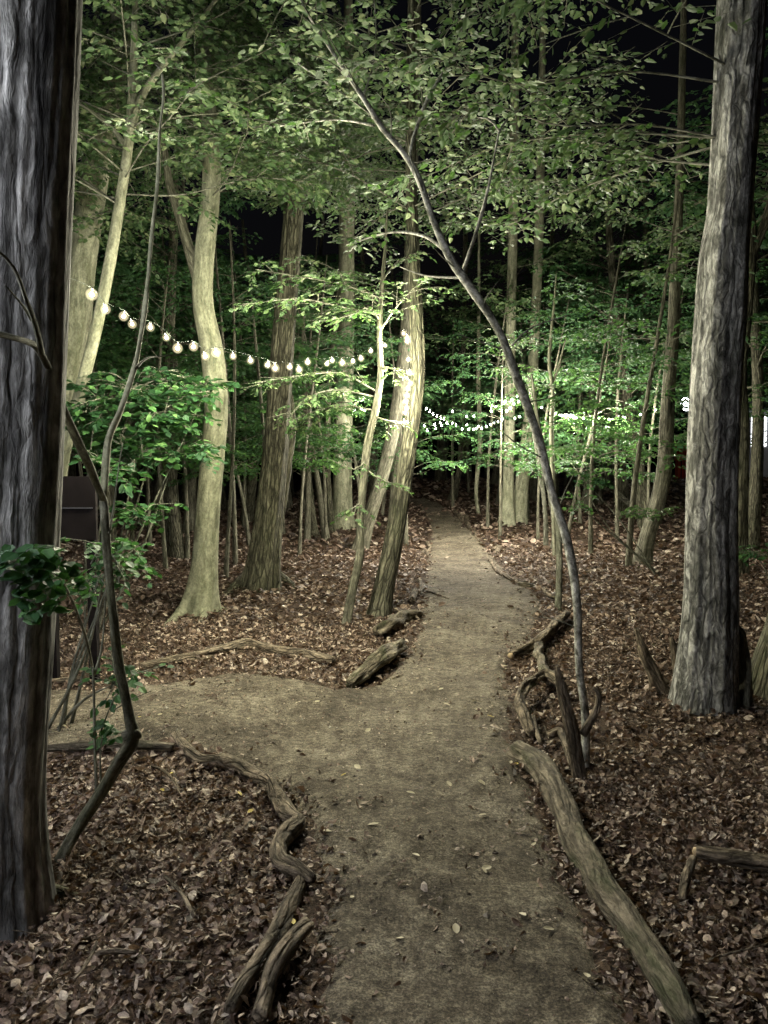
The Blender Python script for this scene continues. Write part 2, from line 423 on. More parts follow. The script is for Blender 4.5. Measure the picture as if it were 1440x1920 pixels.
NLEAF = [0]
def dress(root, origin, limbs, mat, bark, limb_r=0.02, draw_limbs=True, twigs=True, width=0.58, **k):
    (P, D, N, L), tw = foliage(limbs, **k)
    NLEAF[0] += len(P)
    leaves('crown', P, D, N, L, mat, root, origin, width=width)
    if twigs: thin_tubes('twigs', tw, bark, root, origin, seg=3)['kind'] = 'stuff'
    if draw_limbs:
        for l in limbs:
            l = np.asarray(l, float); n = len(l)
            tube('branch', l, np.linspace(limb_r, limb_r * 0.25, n), bark, root, origin, seg=6, step=0.15, lump=0.08, seed=n)

def px_line(pts, d0, d1=None):
    d1 = d0 if d1 is None else d1
    n = len(pts)
    return np.array([at(p[0], p[1], d0 + (d1 - d0) * i / max(1, n - 1)) for i, p in enumerate(pts)])

def trunk_from_px(pts, d, lean=0.0, grow=0.0):
    """pts (px, py, width_px); depth d at the foot, changing by lean per metre of height; extended upward by grow metres"""
    P, R = [], []
    for (x, y, wd) in pts:
        p = at(x, y, d)
        for _ in range(2):
            p = at(x, y, d + lean * max(0, p[2]))
        P.append(p); R.append(0.5 * wd * p[1] / F)
    P = np.array(P); R = np.array(R)
    if grow:
        t = unit(P[-1] - P[-2]); t = unit(t + np.array((0, 0, 0.6)))
        P = np.vstack([P, P[-1] + t * grow * 0.5, P[-1] + t * grow]); R = np.append(R, [R[-1] * 0.8, R[-1] * 0.5])
    return P, R

def at_height(P, z):
    """point on a trunk line at height z"""
    return np.array([np.interp(z, P[:, 2], P[:, k]) for k in range(3)])

def auto_limbs(P, zs, lens, r, az=None, rise=0.35):
    out = []
    rise0 = rise
    for z, L in zip(zs, lens):
        rise = rise0 + r.uniform(-0.35, 0.45)
        b = at_height(P, z)
        a = r.uniform(0, 6.28) if az is None else r.uniform(*az)
        dv = np.array((math.cos(a), math.sin(a), 0))
        sidev = np.array((-dv[1], dv[0], 0)) * r.uniform(-0.25, 0.25)
        pts = [b]
        for u in (0.3, 0.6, 0.85, 1.0):
            pts.append(b + (dv + sidev * u) * L * u + np.array((0, 0, rise * L * (u - 0.62 * u * u) + r.normal(0, 0.05))))
        out.append(np.array(pts))
    return out

# ------------------------------------------------------------------ the forest floor and the path
def grid(xs, ys, fz):
    X, Y = np.meshgrid(xs, ys)
    Z = fz(X, Y)
    V = np.stack([X, Y, Z], -1).reshape(-1, 3)
    nx, ny = len(xs), len(ys)
    i = np.arange(ny - 1)[:, None] * nx; j = np.arange(nx - 1)[None, :]
    Fq = np.stack([i + j, i + j + 1, i + nx + j + 1, i + nx + j], -1).reshape(-1, 4)
    return V, Fq

LEFT = [(640, 2300), (610, 2000), (595, 1800), (600, 1665), (572, 1580), (545, 1500), (470, 1430), (600, 1300), (700, 1292), (758, 1232), (782, 1180), (790, 1110), (800, 1045), (806, 1000), (795, 965), (775, 945), (745, 936)]
RIGHT = [(1330, 2300), (1215, 2000), (1120, 1790), (1085, 1690), (1040, 1570), (990, 1460), (965, 1390), (960, 1310), (952, 1240), (1000, 1190), (1018, 1135), (978, 1090), (926, 1040), (892, 1000), (858, 970), (830, 950), (800, 936)]
LG = np.array([ground(*p)[:2] for p in LEFT]); RG = np.array([ground(*p)[:2] for p in RIGHT])
SIDE_FAR = np.array([ground(*p)[:2] for p in [(-500, 1290), (80, 1290), (250, 1285), (420, 1262), (560, 1272), (680, 1300), (800, 1300)]])
SIDE_NEAR = np.array([ground(*p)[:2] for p in [(-700, 1430), (60, 1420), (250, 1405), (350, 1400), (460, 1440), (560, 1500), (760, 1500)]])
POLYS = [np.vstack([LG, RG[::-1]]), np.vstack([SIDE_FAR, SIDE_NEAR[::-1]])]

def inside(poly, x, y):
    c = np.zeros(len(x), bool); n = len(poly); j = n - 1
    for i in range(n):
        xi, yi = poly[i]; xj, yj = poly[j]
        with np.errstate(divide='ignore', invalid='ignore'):
            c ^= ((yi > y) != (yj > y)) & (x < (xj - xi) * (y - yi) / (yj - yi + 1e-12) + xi)
        j = i
    return c

def on_path(x, y, fuzz=0.0):
    if fuzz:
        x = x + rng.normal(0, fuzz, len(x)); y = y + rng.normal(0, fuzz, len(y))
    return inside(POLYS[0], x, y) | inside(POLYS[1], x, y)

def bumps(x, y):
    return 0.012 * np.sin(9 * x + 3 * np.sin(4 * y)) * np.sin(8 * y + 2 * np.sin(5 * x)) + 0.006 * np.sin(23 * x + 5 * y) * np.sin(19 * y - 4 * x)

xs = np.concatenate([np.linspace(-150, -12, 40)[:-1], np.linspace(-12, 14, 260), np.linspace(14, 150, 40)[1:]])
ys = np.concatenate([np.linspace(-30, 0.8, 20)[:-1], np.linspace(0.8, 14, 170), np.linspace(14, 50, 90)[1:], np.linspace(50, 190, 30)[1:]])
V, Fq = grid(xs, ys, lambda x, y: height(x, y) + bumps(x, y) * 1.2 - 0.0)
tag(mesh_np('forest_floor', V, Fq, M['soil']), kind='structure')

def strip(Lp, Rp, n, m, lift):
    A = catmull(Lp, n); B = catmull(Rp, n)
    wob = np.cumsum(rng.normal(0, 0.02, n)); wob -= np.linspace(wob[0], wob[-1], n)
    u = np.linspace(-0.10, 1.10, m)[None, :, None]
    Q = A[:, None, :] * (1 - u) + B[:, None, :] * u
    prof = lift - 0.07 * np.clip(np.abs(np.linspace(-1.2, 1.2, m)) - 0.84, 0, 1)[None, :] / 0.36
    Z = height(Q[..., 0], Q[..., 1]) + prof + bumps(Q[..., 0] * 1.1, Q[..., 1] * 1.1) * 0.55
    V = np.dstack([Q, Z]).reshape(-1, 3)
    i = np.arange(n - 1)[:, None] * m; j = np.arange(m - 1)[None, :]
    return V, np.stack([i + j, i + j + 1, i + m + j + 1, i + m + j], -1).reshape(-1, 4)
V, Fq = strip(LG, RG, 420, 40, 0.022)
tag(mesh_np('path', V, Fq, M['path']), kind='structure')
V, Fq = strip(SIDE_FAR, SIDE_NEAR, 220, 40, 0.016)
tag(mesh_np('side_path', V, Fq, M['path']), kind='structure')

# leaf litter: curled dead leaves, denser close by
LT = np.array([(0, 0), (0.2, 0.33), (0.55, 0.45), (0.85, 0.24), (1, 0), (0.85, -0.24), (0.55, -0.45), (0.2, -0.33), (0.33, 0), (0.68, 0)])
LF = np.array([(0, 8, 1, 1), (1, 8, 9, 2), (2, 9, 3, 3), (3, 9, 4, 4), (0, 7, 8, 8), (7, 6, 9, 8), (6, 5, 9, 9), (5, 4, 9, 9)])
LTRI = np.array([(0, 8, 1), (1, 8, 9), (1, 9, 2), (2, 9, 3), (3, 9, 4), (0, 7, 8), (7, 6, 9), (7, 9, 8), (6, 5, 9), (5, 4, 9)])

def litter_mesh(name, x, y, L, mat, lift=0.012, tilt=0.65, parent=None, origin=(0, 0, 0), curl=1.7):
    n = len(x)
    z = height(x, y) + bumps(x, y) * 1.2 + rng.uniform(0.0, 1.0, n) ** 1.5 * lift * 3
    a = rng.uniform(0, 6.283, n)
    Nn = unit(np.column_stack([rng.normal(0, tilt, n), rng.normal(0, tilt, n), np.ones(n)]))
    D = np.column_stack([np.cos(a), np.sin(a), np.zeros(n)]); D = unit(D - Nn * (D * Nn).sum(1)[:, None]); X = np.cross(D, Nn)
    c1 = rng.normal(0, 0.9, n)[:, None] * curl; c2 = rng.normal(0.5, 1.2, n)[:, None] * curl; c3 = rng.normal(0, 0.6, n)[:, None] * curl
    wd = rng.uniform(0.25, 0.85, n)[:, None]
    tx = LT[None, :, 0]; ty = LT[None, :, 1] * wd
    tz = c1 * 0.5 * (tx - 0.5) ** 2 + c2 * 0.7 * ty ** 2 + c3 * 0.6 * (tx - 0.5) * ty
    V = np.column_stack([x, y, z])[:, None, :] + L[:, None, None] * ((tx - 0.5)[..., None] * D[:, None, :] + ty[..., None] * X[:, None, :] + tz[..., None] * Nn[:, None, :])
    Fq = (np.arange(n)[:, None, None] * 10 + LTRI[None]).reshape(-1, 3)
    return mesh_np(name, V.reshape(-1, 3), Fq, mat, parent, origin, smoothed=False)

def scatter(d0, d1, dens, margin=1.0, k=0.60):
    area = k * (d1 * d1 - d0 * d0) + 2 * margin * (d1 - d0)
    n = int(area * dens)
    d = np.sqrt(rng.uniform(d0 * d0, d1 * d1, n)); x = rng.uniform(-1, 1, n) * (k * d + margin)
    return x, d
X_, Y_, L_ = [], [], []
for d0, d1, dens, sz in ((1.2, 4, 3700, 0.031), (4, 8, 1500, 0.038), (8, 15, 480, 0.056), (15, 26, 95, 0.11), (26, 45, 26, 0.17)):
    x, y = scatter(d0, d1, dens)
    wide = rng.uniform(0, 1, len(x)) < 0.34
    keep = np.where(wide, ~on_path(x, y, 0.24), ~on_path(x, y, 0.05 + 0.004 * d0))
    x, y = x[keep], y[keep]
    X_.append(x); Y_.append(y); L_.append(sz * np.clip(np.exp(rng.normal(-0.05, 0.4, len(x))), 0.4, 1.7))
o = litter_mesh('fallen_leaves', np.concatenate(X_[:2]), np.concatenate(Y_[:2]), np.concatenate(L_[:2]), M['litter'])
tag(o, 'brown curled dead leaves carpeting the near woodland floor', 'leaf litter', kind='stuff')
x = np.concatenate(X_[2:]); y = np.concatenate(Y_[2:]); n = len(x); a_ = rng.uniform(0, 6.283, n)
o = leaves('fallen_leaves', np.column_stack([x, y, height(x, y) + bumps(x, y) * 1.2 + rng.uniform(0.005, 0.04, n)]), np.column_stack([np.cos(a_), np.sin(a_), rng.normal(0, 0.4, n)]), unit(np.column_stack([rng.normal(0, 0.6, n), rng.normal(0, 0.6, n), np.ones(n)])), np.concatenate(L_[2:]), M['litter'], None, (0, 0, 0), width=0.6, fold=0.3)
tag(o, 'brown dead leaves carpeting the farther woodland floor among the trunks', 'leaf litter', kind='stuff')
# crumbs and broken leaf bits trodden into the path
x, y = scatter(1.5, 9, 520, 0.2); x2, y2 = scatter(9, 25, 90, 0.2)
x = np.concatenate([x, x2]); y = np.concatenate([y, y2])
k_ = on_path(x, y); x, y = x[k_], y[k_]
o = litter_mesh('path_debris', x, y, 0.014 * rng.uniform(0.4, 1.6, len(x)) * (1 + 0.05 * y), M['litter'], lift=0.006, tilt=0.25)
for v in (o,): v.location.z = 0.012
tag(o, 'tiny leaf crumbs and bits trodden into the earth path', 'debris', kind='stuff')

x, y = scatter(1.4, 7, 26, 0.5); x2, y2 = scatter(7, 16, 6, 0.5)
x = np.concatenate([x, x2]); y = np.concatenate([y, y2]); k_ = ~on_path(x, y, 0.1); x, y = x[k_], y[k_]; n = len(x)
a_ = rng.uniform(0, 6.28, n); l_ = rng.uniform(0.04, 0.2, n) * (1 + 0.03 * y); p0 = np.column_stack([x, y, height(x, y) + rng.uniform(0.01, 0.045, n)])
p1 = p0 + np.column_stack([np.cos(a_) * l_, np.sin(a_) * l_, rng.normal(0, 0.012, n)]); r0 = rng.uniform(0.0012, 0.0045, n)
tag(thin_tubes('twig_litter', (p0, p1, r0, r0 * 0.7), M['deadwood'], None, (0, 0, 0), 5), 'thin broken twigs scattered through the dead leaves', 'twigs', kind='stuff')

# small stones and earth crumbs in the path
x, y = scatter(1.5, 6, 900, 0.1); x2, y2 = scatter(6, 12, 170, 0.1)
x = np.concatenate([x, x2]); y = np.concatenate([y, y2]); k_ = on_path(x, y, 0.05); x, y = x[k_], y[k_]; n = len(x)
OCT = np.array([(1, 0, 0), (-1, 0, 0), (0, 1, 0), (0, -1, 0), (0, 0, 0.8), (0, 0, -0.8)], float)
OF = np.array([(0, 2, 4), (2, 1, 4), (1, 3, 4), (3, 0, 4), (2, 0, 5), (1, 2, 5), (3, 1, 5), (0, 3, 5)])
sz = 0.0016 * np.exp(rng.normal(0, 0.55, n)) * (1 + 0.12 * y); a_ = rng.uniform(0, 6.28, n)
loc = OCT[None] * rng.uniform(0.6, 1.4, (n, 6, 1)) * sz[:, None, None]
lx = loc[..., 0] * np.cos(a_)[:, None] - loc[..., 1] * np.sin(a_)[:, None]; ly = loc[..., 0] * np.sin(a_)[:, None] + loc[..., 1] * np.cos(a_)[:, None]
zp = height(x, y) + 0.021 + bumps(x * 1.1, y * 1.1) * 0.55
V = np.stack([x[:, None] + lx, y[:, None] + ly, zp[:, None] + loc[..., 2]], -1)
M['grit'] = leaf_mat('path_grit', [(0.0, (0.04, 0.03, 0.022)), (0.6, (0.15, 0.125, 0.095)), (0.9, (0.3, 0.27, 0.22)), (1.0, (0.5, 0.47, 0.41))], trans=0.0, rough=0.8)
tag(mesh_np('path_grit', V.reshape(-1, 3), (np.arange(n)[:, None, None] * 6 + OF[None]).reshape(-1, 3), M['grit'], smoothed=False), 'tiny stones and crumbs of earth scattered on the path', 'grit', kind='stuff')

# ------------------------------------------------------------------ trees that can be told apart
def big_tree(name, label, pts, d=None, bark='bark', seg=28, step=0.12, flute=0.05, flare=0.5, fine=0.0, lean=0.0, grow=3.0, seed=1, twist=0.25, sink=0.12, cat='tree'):
    if d is None:
        g = ground(pts[0][0], pts[0][1]); d = g[1]
    P, R = trunk_from_px(pts, d, lean, grow)
    gz = float(height(P[0, 0], P[0, 1]))
    P[0, 2] = min(P[0, 2], gz) - sink
    base = np.array((P[0, 0], P[0, 1], gz))
    root = empty(name, base)
    tag(root, label, cat)
    tube('trunk', P, R, M[bark], root, base, seg=seg, step=step, flute=flute, flare=flare, fine=fine, seed=seed, twist=twist)
    return root, base, P, R

R1 = np.random.default_rng(11)

# the thick pale trunk close by
tN, bN, PN, RN = big_tree('hornbeam_tree', 'thick silvery trunk with pale streaks beside the crooked dark sapling',
    [(-12, 1722, 200), (-14, 1500, 180), (-6, 1200, 196), (4, 900, 204), (12, 500, 210), (22, 100, 218), (28, -300, 215)], bark='bark_near', seg=120, step=0.035, flute=0.03, flare=0.22, fine=0.012, seed=3, grow=2.0, twist=0.12)
# a root running out from its foot
tube('root', [ground(30, 1700) + (0, 0, 0.03), ground(85, 1690) + (0, 0, 0.025), ground(130, 1682) + (0, 0, 0.0), ground(180, 1690) - (0, 0, 0.02)], [0.05, 0.035, 0.022, 0.010], M['bark_brown'], tN, bN, seg=10, step=0.04, lump=0.1)

# leaning trunk behind it and the slim forked one
tA, bA, PA, RA = big_tree('hornbeam_tree', 'broad leaning trunk crossed by a glowing bulb behind the silvery trunk',
    [(55, 1130, 73.1), (95, 880, 56.1), (125, 720, 51.0), (143, 600, 51.0), (152, 500, 51.0), (178, 340, 46.8), (205, 200, 42.5), (225, 80, 40.8), (245, -60, 37.4)], d=9.2, bark='bark_pale', seed=5)
tB, bB, PB, RB = big_tree('hornbeam_tree', 'slim pale leaning trunk that forks high up beside the broad leaning trunk',
    [(75, 1190, 30.4), (110, 900, 25.1), (150, 740, 22.4), (180, 620, 21.8), (205, 500, 21.1), (225, 380, 19.1), (240, 280, 17.8), (248, 180, 15.8), (252, 60, 11.9), (254, -60, 9.2)], d=7.4, bark='bark_pale', seed=6, flare=0.2)
br = px_line([(241, 270), (262, 190), (300, 130), (350, 70), (420, -20)], 7.4, 7.2)
tube('branch', br, [0.036, 0.034, 0.028, 0.022, 0.015], M['bark_pale'], tB, bB, seg=10, step=0.1)
br = px_line([(238, 280), (215, 245), (180, 215), (135, 185)], 7.4, 7.3)
tube('branch', br, [0.03, 0.024, 0.018, 0.012], M['bark_thin'], tB, bB, seg=8, step=0.1)

# pale bent tree
tD, bD, PD, RD = big_tree('hornbeam_tree', 'smooth pale trunk with a gentle bend and splayed foot under the string lights',
    [(372, 1150, 58), (384, 1060, 44), (391, 950, 42), (400, 850, 42), (406, 760, 42), (398, 660, 41), (381, 570, 37), (383, 480, 36), (394, 380, 33), (397, 280, 32), (388, 180, 28), (380, 60, 24), (378, -60, 20)], bark='bark_pale', seg=36, step=0.07, flare=0.7, flute=0.035, seed=9)
br = px_line([(372, 520), (355, 470), (335, 400), (318, 345), (305, 250)], PD[6][1], PD[6][1] + 0.2)
tube('branch', br, [0.075, 0.06, 0.05, 0.045, 0.03], M['bark'], tD, bD, seg=12, step=0.08)
for pts, rr in (([(365, 1120), (340, 1150), (318, 1168), (300, 1178)], (0.09, 0.06, 0.035, 0.015)), ([(380, 1128), (400, 1140), (425, 1143)], (0.07, 0.04, 0.015)), ([(376, 1130), (384, 1152), (372, 1168)], (0.06, 0.045, 0.015))):
    L_ = [ground(*p) + np.array((0, 0, h)) for p, h in zip(pts, (0.06, 0.02, 0.0, -0.02))]
    tube('root', L_, rr, M['bark_pale'], tD, bD, seg=10, step=0.05, lump=0.08)

# the thicker ridged tree behind it
tE, bE, PE, RE = big_tree('hornbeam_tree', 'ridged grey-brown trunk with flared roots behind the smooth bent trunk',
    [(487, 1104, 63.8), (497, 1030, 56.4), (506, 950, 51.5), (519, 820, 46.5), (527, 700, 44.0), (536, 580, 41.5), (548, 440, 38.2), (557, 340, 34.9), (566, 220, 31.5), (575, 80, 28.2), (580, -60, 24.9)], bark='bark_brown', seg=48, step=0.07, flare=0.5, flute=0.05, fine=0.012, seed=12)
br = px_line([(528, 960), (540, 880), (550, 800), (546, 740)], PE[0][1] + 0.15)
tube('stem', br, [0.06, 0.05, 0.035, 0.02], M['bark'], tE, bE, seg=10, step=0.08, lump=0.1)
for pts, rr in (([(520, 1085), (545, 1098), (560, 1104)], (0.08, 0.05, 0.015)), ([(465, 1085), (435, 1108), (412, 1118)], (0.1, 0.06, 0.02))):
    L_ = [ground(*p) + np.array((0, 0, h)) for p, h in zip(pts, (0.05, 0.02, -0.02))]
    tube('root', L_, rr, M['bark_brown'], tE, bE, seg=10, step=0.05, lump=0.08)

# slender leafy sapling left of the path
tF, bF, PF, RF = big_tree('young_hornbeam', 'slender crooked sapling with leafy sprays reaching over the string lights',
    [(645, 1172, 17.2), (660, 1110, 16.4), (675, 1040, 15.6), (676, 970, 14.8), (684, 880, 15.6), (690, 830, 14.8), (706, 760, 14.0), (714, 700, 11.7), (712, 620, 10.1), (716, 540, 7.8), (722, 470, 5.5)], bark='bark', seg=14, step=0.06, flare=0.25, flute=0.03, grow=0.4, seed=14)
dF = PF[0][1]
limbsF = [px_line(l, a, b) for l, a, b in (
    ([(715, 560), (650, 535), (570, 520), (480, 505)], dF, dF - 0.9), ([(713, 590), (640, 575), (560, 560), (450, 572)], dF, dF - 1.1),
    ([(714, 575), (670, 540), (620, 500), (560, 485)], dF, dF + 0.3), ([(713, 620), (740, 580), (770, 545), (800, 525)], dF, dF - 0.4),
    ([(715, 530), (735, 500), (760, 480), (790, 470)], dF, dF + 0.4), ([(712, 600), (690, 575), (660, 590), (620, 600)], dF, dF - 0.6),
    ([(708, 735), (640, 700), (560, 705), (478, 718)], dF, dF - 0.7), ([(706, 745), (630, 730), (570, 750), (540, 790)], dF, dF - 0.4),
    ([(704, 770), (640, 760), (590, 775), (560, 805)], dF, dF + 0.4), ([(712, 690), (735, 690), (755, 705)], dF, dF - 0.3),
    ([(690, 860), (668, 880), (650, 873)], dF, dF - 0.2), ([(686, 880), (715, 900), (745, 908)], dF, dF - 0.2), ([(700, 780), (730, 790), (770, 800)], dF, dF - 0.2),
    ([(682, 940), (665, 950), (655, 960)], dF, dF - 0.1))]
dress(tF, bF, limbsF, M['leaf'], M['bark_thin'], limb_r=0.012, sublen=0.5, sub=0.16, twiglen=0.26, size=0.06, per=7, start=0.12)

# leaning brown tree carrying the end of the string
tG, bG, PG, RG_ = big_tree('hornbeam_tree', 'leaning split-barked trunk at the path edge wound with lit bulbs',
    [(708, 1158, 45.8), (718, 1110, 37.0), (733, 1040, 35.2), (751, 940, 32.6), (765, 850, 29.9), (777, 760, 29.0), (783, 680, 28.2), (780, 590, 25.5), (776, 500, 22.9), (772, 400, 21.1), (770, 280, 19.4), (770, 120, 16.7), (772, -40, 13.2)], bark='bark_brown', seg=36, step=0.07, flare=0.45, flute=0.05, fine=0.012, seed=17)

# two-stemmed tree behind it
tH, bH, PH, RH = big_tree('hornbeam_tree', 'stout leaning trunk with a hollow foot just behind the split-barked leaning tree',
    [(672, 1030, 29.9), (690, 980, 25.8), (712, 910, 25.8), (733, 830, 25.2), (747, 750, 23.8), (760, 640, 22.4), (768, 500, 20.4), (775, 300, 18.4), (780, 80, 16.3)], bark='bark', seg=28, step=0.12, seed=19)
tH2, bH2, PH2, RH2 = big_tree('hornbeam_tree', 'narrow upright trunk standing in the crook of the stout leaning trunk',
    [(735, 958, 20.8), (742, 900, 17.6), (750, 820, 16.0), (758, 700, 16.0), (765, 500, 14.4), (770, 250, 12.8)], d=17.5, bark='bark', seg=20, seed=20)
tI, bI, PI_, RI = big_tree('hornbeam_tree', 'straight thick trunk standing in shade beyond the leafy crooked sapling',
    [(640, 955, 40), (642, 880, 34), (645, 780, 32), (648, 650, 30), (650, 450, 28), (652, 200, 24)], d=19.5, bark='bark_pale', seg=24, seed=21)

# the pair on the right side of the path
tP, bP, PP, RP = big_tree('hornbeam_tree', 'upright mossy trunk of the close pair beside the far path',
    [(951, 985, 30.6), (953, 920, 22.1), (955, 840, 20.4), (956, 740, 20.4), (958, 600, 18.7), (962, 400, 17.0), (965, 150, 14.4)], bark='bark_pale', seg=22, seed=23)
tP2, bP2, PP2, RP2 = big_tree('hornbeam_tree', 'leaning mossy trunk of the close pair beside the far path',
    [(968, 982, 34.0), (976, 920, 25.2), (986, 840, 22.9), (994, 760, 21.5), (1002, 640, 19.2), (1010, 450, 16.3), (1015, 200, 13.3)], bark='bark_pale', seg=22, seed=24)
tP3, bP3, PP3, RP3 = big_tree('young_hornbeam', 'thin pale wavy sapling alone between the far path and the mossy pair',
    [(899, 965, 7), (893, 930, 7), (895, 890, 8), (900, 840, 9), (899, 780, 9), (897, 700, 8), (898, 600, 7), (898, 480, 5)], bark='bark_pale', seg=10, seed=25, flare=0.1)
tP4, bP4, PP4, RP4 = big_tree('hornbeam_tree', 'dark-footed leaning tree at the right of the path where it bends away',
    [(846, 938, 16.5), (856, 905, 12.0), (862, 870, 10.5), (866, 800, 10.5), (868, 700, 9.8), (872, 520, 9.0), (874, 300, 7.5)], bark='bark_brown', seg=16, seed=26)

# arching sapling
tJ, bJ, PJ, RJ = big_tree('arching_sapling', 'long arching sapling with blotched pale bark leaning over the path',
    [(1096, 1440, 17.2), (1098, 1350, 14.9), (1086, 1250, 14.2), (1082, 1130, 15.8), (1065, 1020, 16.7), (1034, 920, 14.7), (1009, 820, 15.2), (970, 710, 16.8), (935, 620, 14.0), (886, 545, 16.0), (845, 485, 15.2), (813, 415, 11.8), (785, 335, 12.2), (755, 285, 10.2), (719, 243, 10.1), (682, 185, 9.0), (638, 120, 7.1), (600, 60, 5.4), (564, 0, 5.6)], bark='bark_spot', seg=16, step=0.04, flute=0.03, flare=0.2, lean=0.12, grow=0.8, seed=28)
for k in range(2, len(PJ) - 3):
    b0 = PJ[k] * 0.4 + PJ[k + 1] * 0.6; sd = R1.choice([-1, 1])
    e = b0 + np.array((sd * R1.uniform(0.08, 0.3), R1.uniform(-0.15, 0.15), R1.uniform(0.05, 0.3)))
    tube('twig', [b0, b0 * 0.5 + e * 0.5 + R1.normal(0, 0.02, 3), e], [0.005, 0.0035, 0.0015], M['bark_thin'], tJ, bJ, seg=5, step=0.05)
dJ = 4.9
limbsJ = []
for pts, d0, d1, r0 in (
    ([(868, 510), (885, 460), (905, 395), (918, 340), (930, 275), (936, 245)], 4.95, 5.0, 0.014),
    ([(936, 247), (920, 225), (895, 220)], 5.0, 5.0, 0.008), ([(935, 250), (946, 230), (975, 205), (1020, 182)], 5.0, 5.1, 0.009),
    ([(768, 300), (775, 260), (800, 190), (828, 140), (855, 90), (882, -10)], 5.0, 5.2, 0.015),
    ([(835, 470), (800, 445), (755, 435), (710, 440), (650, 460)], 4.9, 5.3, 0.012),
    ([(868, 520), (830, 520), (790, 515), (750, 500)], 4.9, 5.2, 0.009),
    ([(960, 648), (985, 622), (1020, 605), (1070, 590)], 4.8, 4.9, 0.007),
    ([(715, 243), (690, 210), (620, 160), (530, 100)], 5.0, 5.4, 0.010),
    ([(680, 185), (700, 120), (705, 60), (700, -20)], 5.1, 5.3, 0.008),
    ([(700, 235), (640, 225), (570, 230), (500, 240)], 5.0, 5.7, 0.008)):
    l = px_line(pts, d0, d1); limbsJ.append(l)
    tube('branch', l, np.linspace(r0, r0 * 0.35, len(l)), M['bark_spot'], tJ, bJ, seg=8, step=0.05, lump=0.1, seed=len(pts))
dress(tJ, bJ, [limbsJ[3], limbsJ[7], limbsJ[8], limbsJ[9], PJ[13:]], M['leaf'], M['bark_thin'], draw_limbs=False, sublen=0.55, sub=0.2, twiglen=0.28, size=0.06, per=6, start=0.3)
(Pq, Dq, Nq, Lq), _ = foliage([limbsJ[0][3:], limbsJ[2], limbsJ[4][2:]], sublen=0.25, sub=0.3, twiglen=0.15, size=0.055, per=4, start=0.2)
leaves('crown', Pq, Dq, Nq, Lq, M['leaf'], tJ, bJ)

# second thin stems right of the path
tJ2, bJ2, PJ2, RJ2 = big_tree('thin_sapling', 'dark thin upright stem just behind the arching sapling',
    [(1046, 1145, 13), (1049, 1060, 12), (1047, 990, 11), (1040, 940, 10), (1028, 880, 9), (1010, 800, 8)], bark='bark_thin', seg=10, step=0.08, flare=0.2, grow=0.6, seed=30)
tJ3, bJ3, PJ3, RJ3 = big_tree('thin_sapling', 'twin hooked thin stems rising from the litter beyond the arching sapling',
    [(1024, 1030, 10), (1022, 960, 8), (1015, 900, 8), (1008, 850, 8), (1000, 800, 7)], bark='bark_thin', seg=10, step=0.1, flare=0.2, grow=1.0, seed=31)
tube('stem', px_line([(1024, 1028), (1036, 1025), (1038, 980), (1030, 930), (1024, 870)], PJ3[0][1]), [0.05, 0.045, 0.04, 0.035, 0.03], M['bark_thin'], tJ3, bJ3, seg=8, step=0.1)
tJ4, bJ4, PJ4, RJ4 = big_tree('thin_sapling', 'pale forked wavy stem beyond the arching sapling',
    [(1042, 960, 9), (1036, 880, 9), (1034, 800, 9), (1036, 730, 8), (1030, 680, 7), (1034, 620, 6), (1040, 560, 4)], d=14, bark='bark_pale', seg=10, seed=33, grow=0.5, flare=0.1)
tube('branch', px_line([(1030, 725), (1042, 705), (1052, 670), (1062, 630)], 14), [0.03, 0.025, 0.02, 0.012], M['bark_pale'], tJ4, bJ4, seg=8, step=0.15)

# big fluted tree on the right
tK, bK, PK, RK = big_tree('hornbeam_tree', 'thick fluted grey trunk lit on one side with a stub beside its foot',
    [(1316, 1325, 112), (1324, 1240, 100), (1329, 1130, 92), (1330, 1000, 86), (1334, 850, 86), (1343, 700, 88), (1352, 580, 90), (1358, 480, 84), (1368, 400, 76), (1375, 300, 76), (1383, 180, 78), (1390, 60, 80), (1396, -80, 78), (1402, -300, 70)], bark='bark_braid', seg=110, step=0.04, flute=0.06, flare=0.14, fine=0.014, seed=35, twist=0.6)
st = np.array([ground(1395, 1325), at(1392, 1250, bK[1] + 0.05), at(1385, 1190, bK[1] + 0.05), at(1383, 1172, bK[1] + 0.05)]); st[0][2] -= 0.05
tube('stub', st, [0.07, 0.05, 0.045, 0.01], M['bark'], tK, bK, seg=14, step=0.03, lump=0.15, seed=2)
tK2, bK2, PK2, RK2 = big_tree('hornbeam_tree', 'dark leaning tree foot crowding the fluted trunk on its shaded side',
    [(1455, 1330, 120), (1465, 1250, 90), (1490, 1150, 80), (1510, 1000, 76), (1520, 700, 74), (1525, 300, 70), (1530, -100, 60)], d=5.4, bark='bark_brown', seg=60, step=0.08, flute=0.05, flare=0.3, seed=36)
tL, bL, PL, RL = big_tree('hornbeam_tree', 'twisted brown trunk forked at mid height behind the fluted grey trunk',
    [(1385, 965, 32.0), (1390, 900, 25.6), (1393, 800, 24.0), (1388, 700, 22.4), (1398, 600, 21.6), (1405, 500, 21.6), (1408, 440, 19.2), (1404, 340, 14.4), (1408, 200, 12.8)], d=11.5, bark='bark_brown', seg=24, seed=37)
tube('branch', px_line([(1406, 480), (1425, 440), (1440, 400), (1455, 330)], 11.5), [0.08, 0.07, 0.06, 0.05], M['bark_brown'], tL, bL, seg=12, step=0.1)
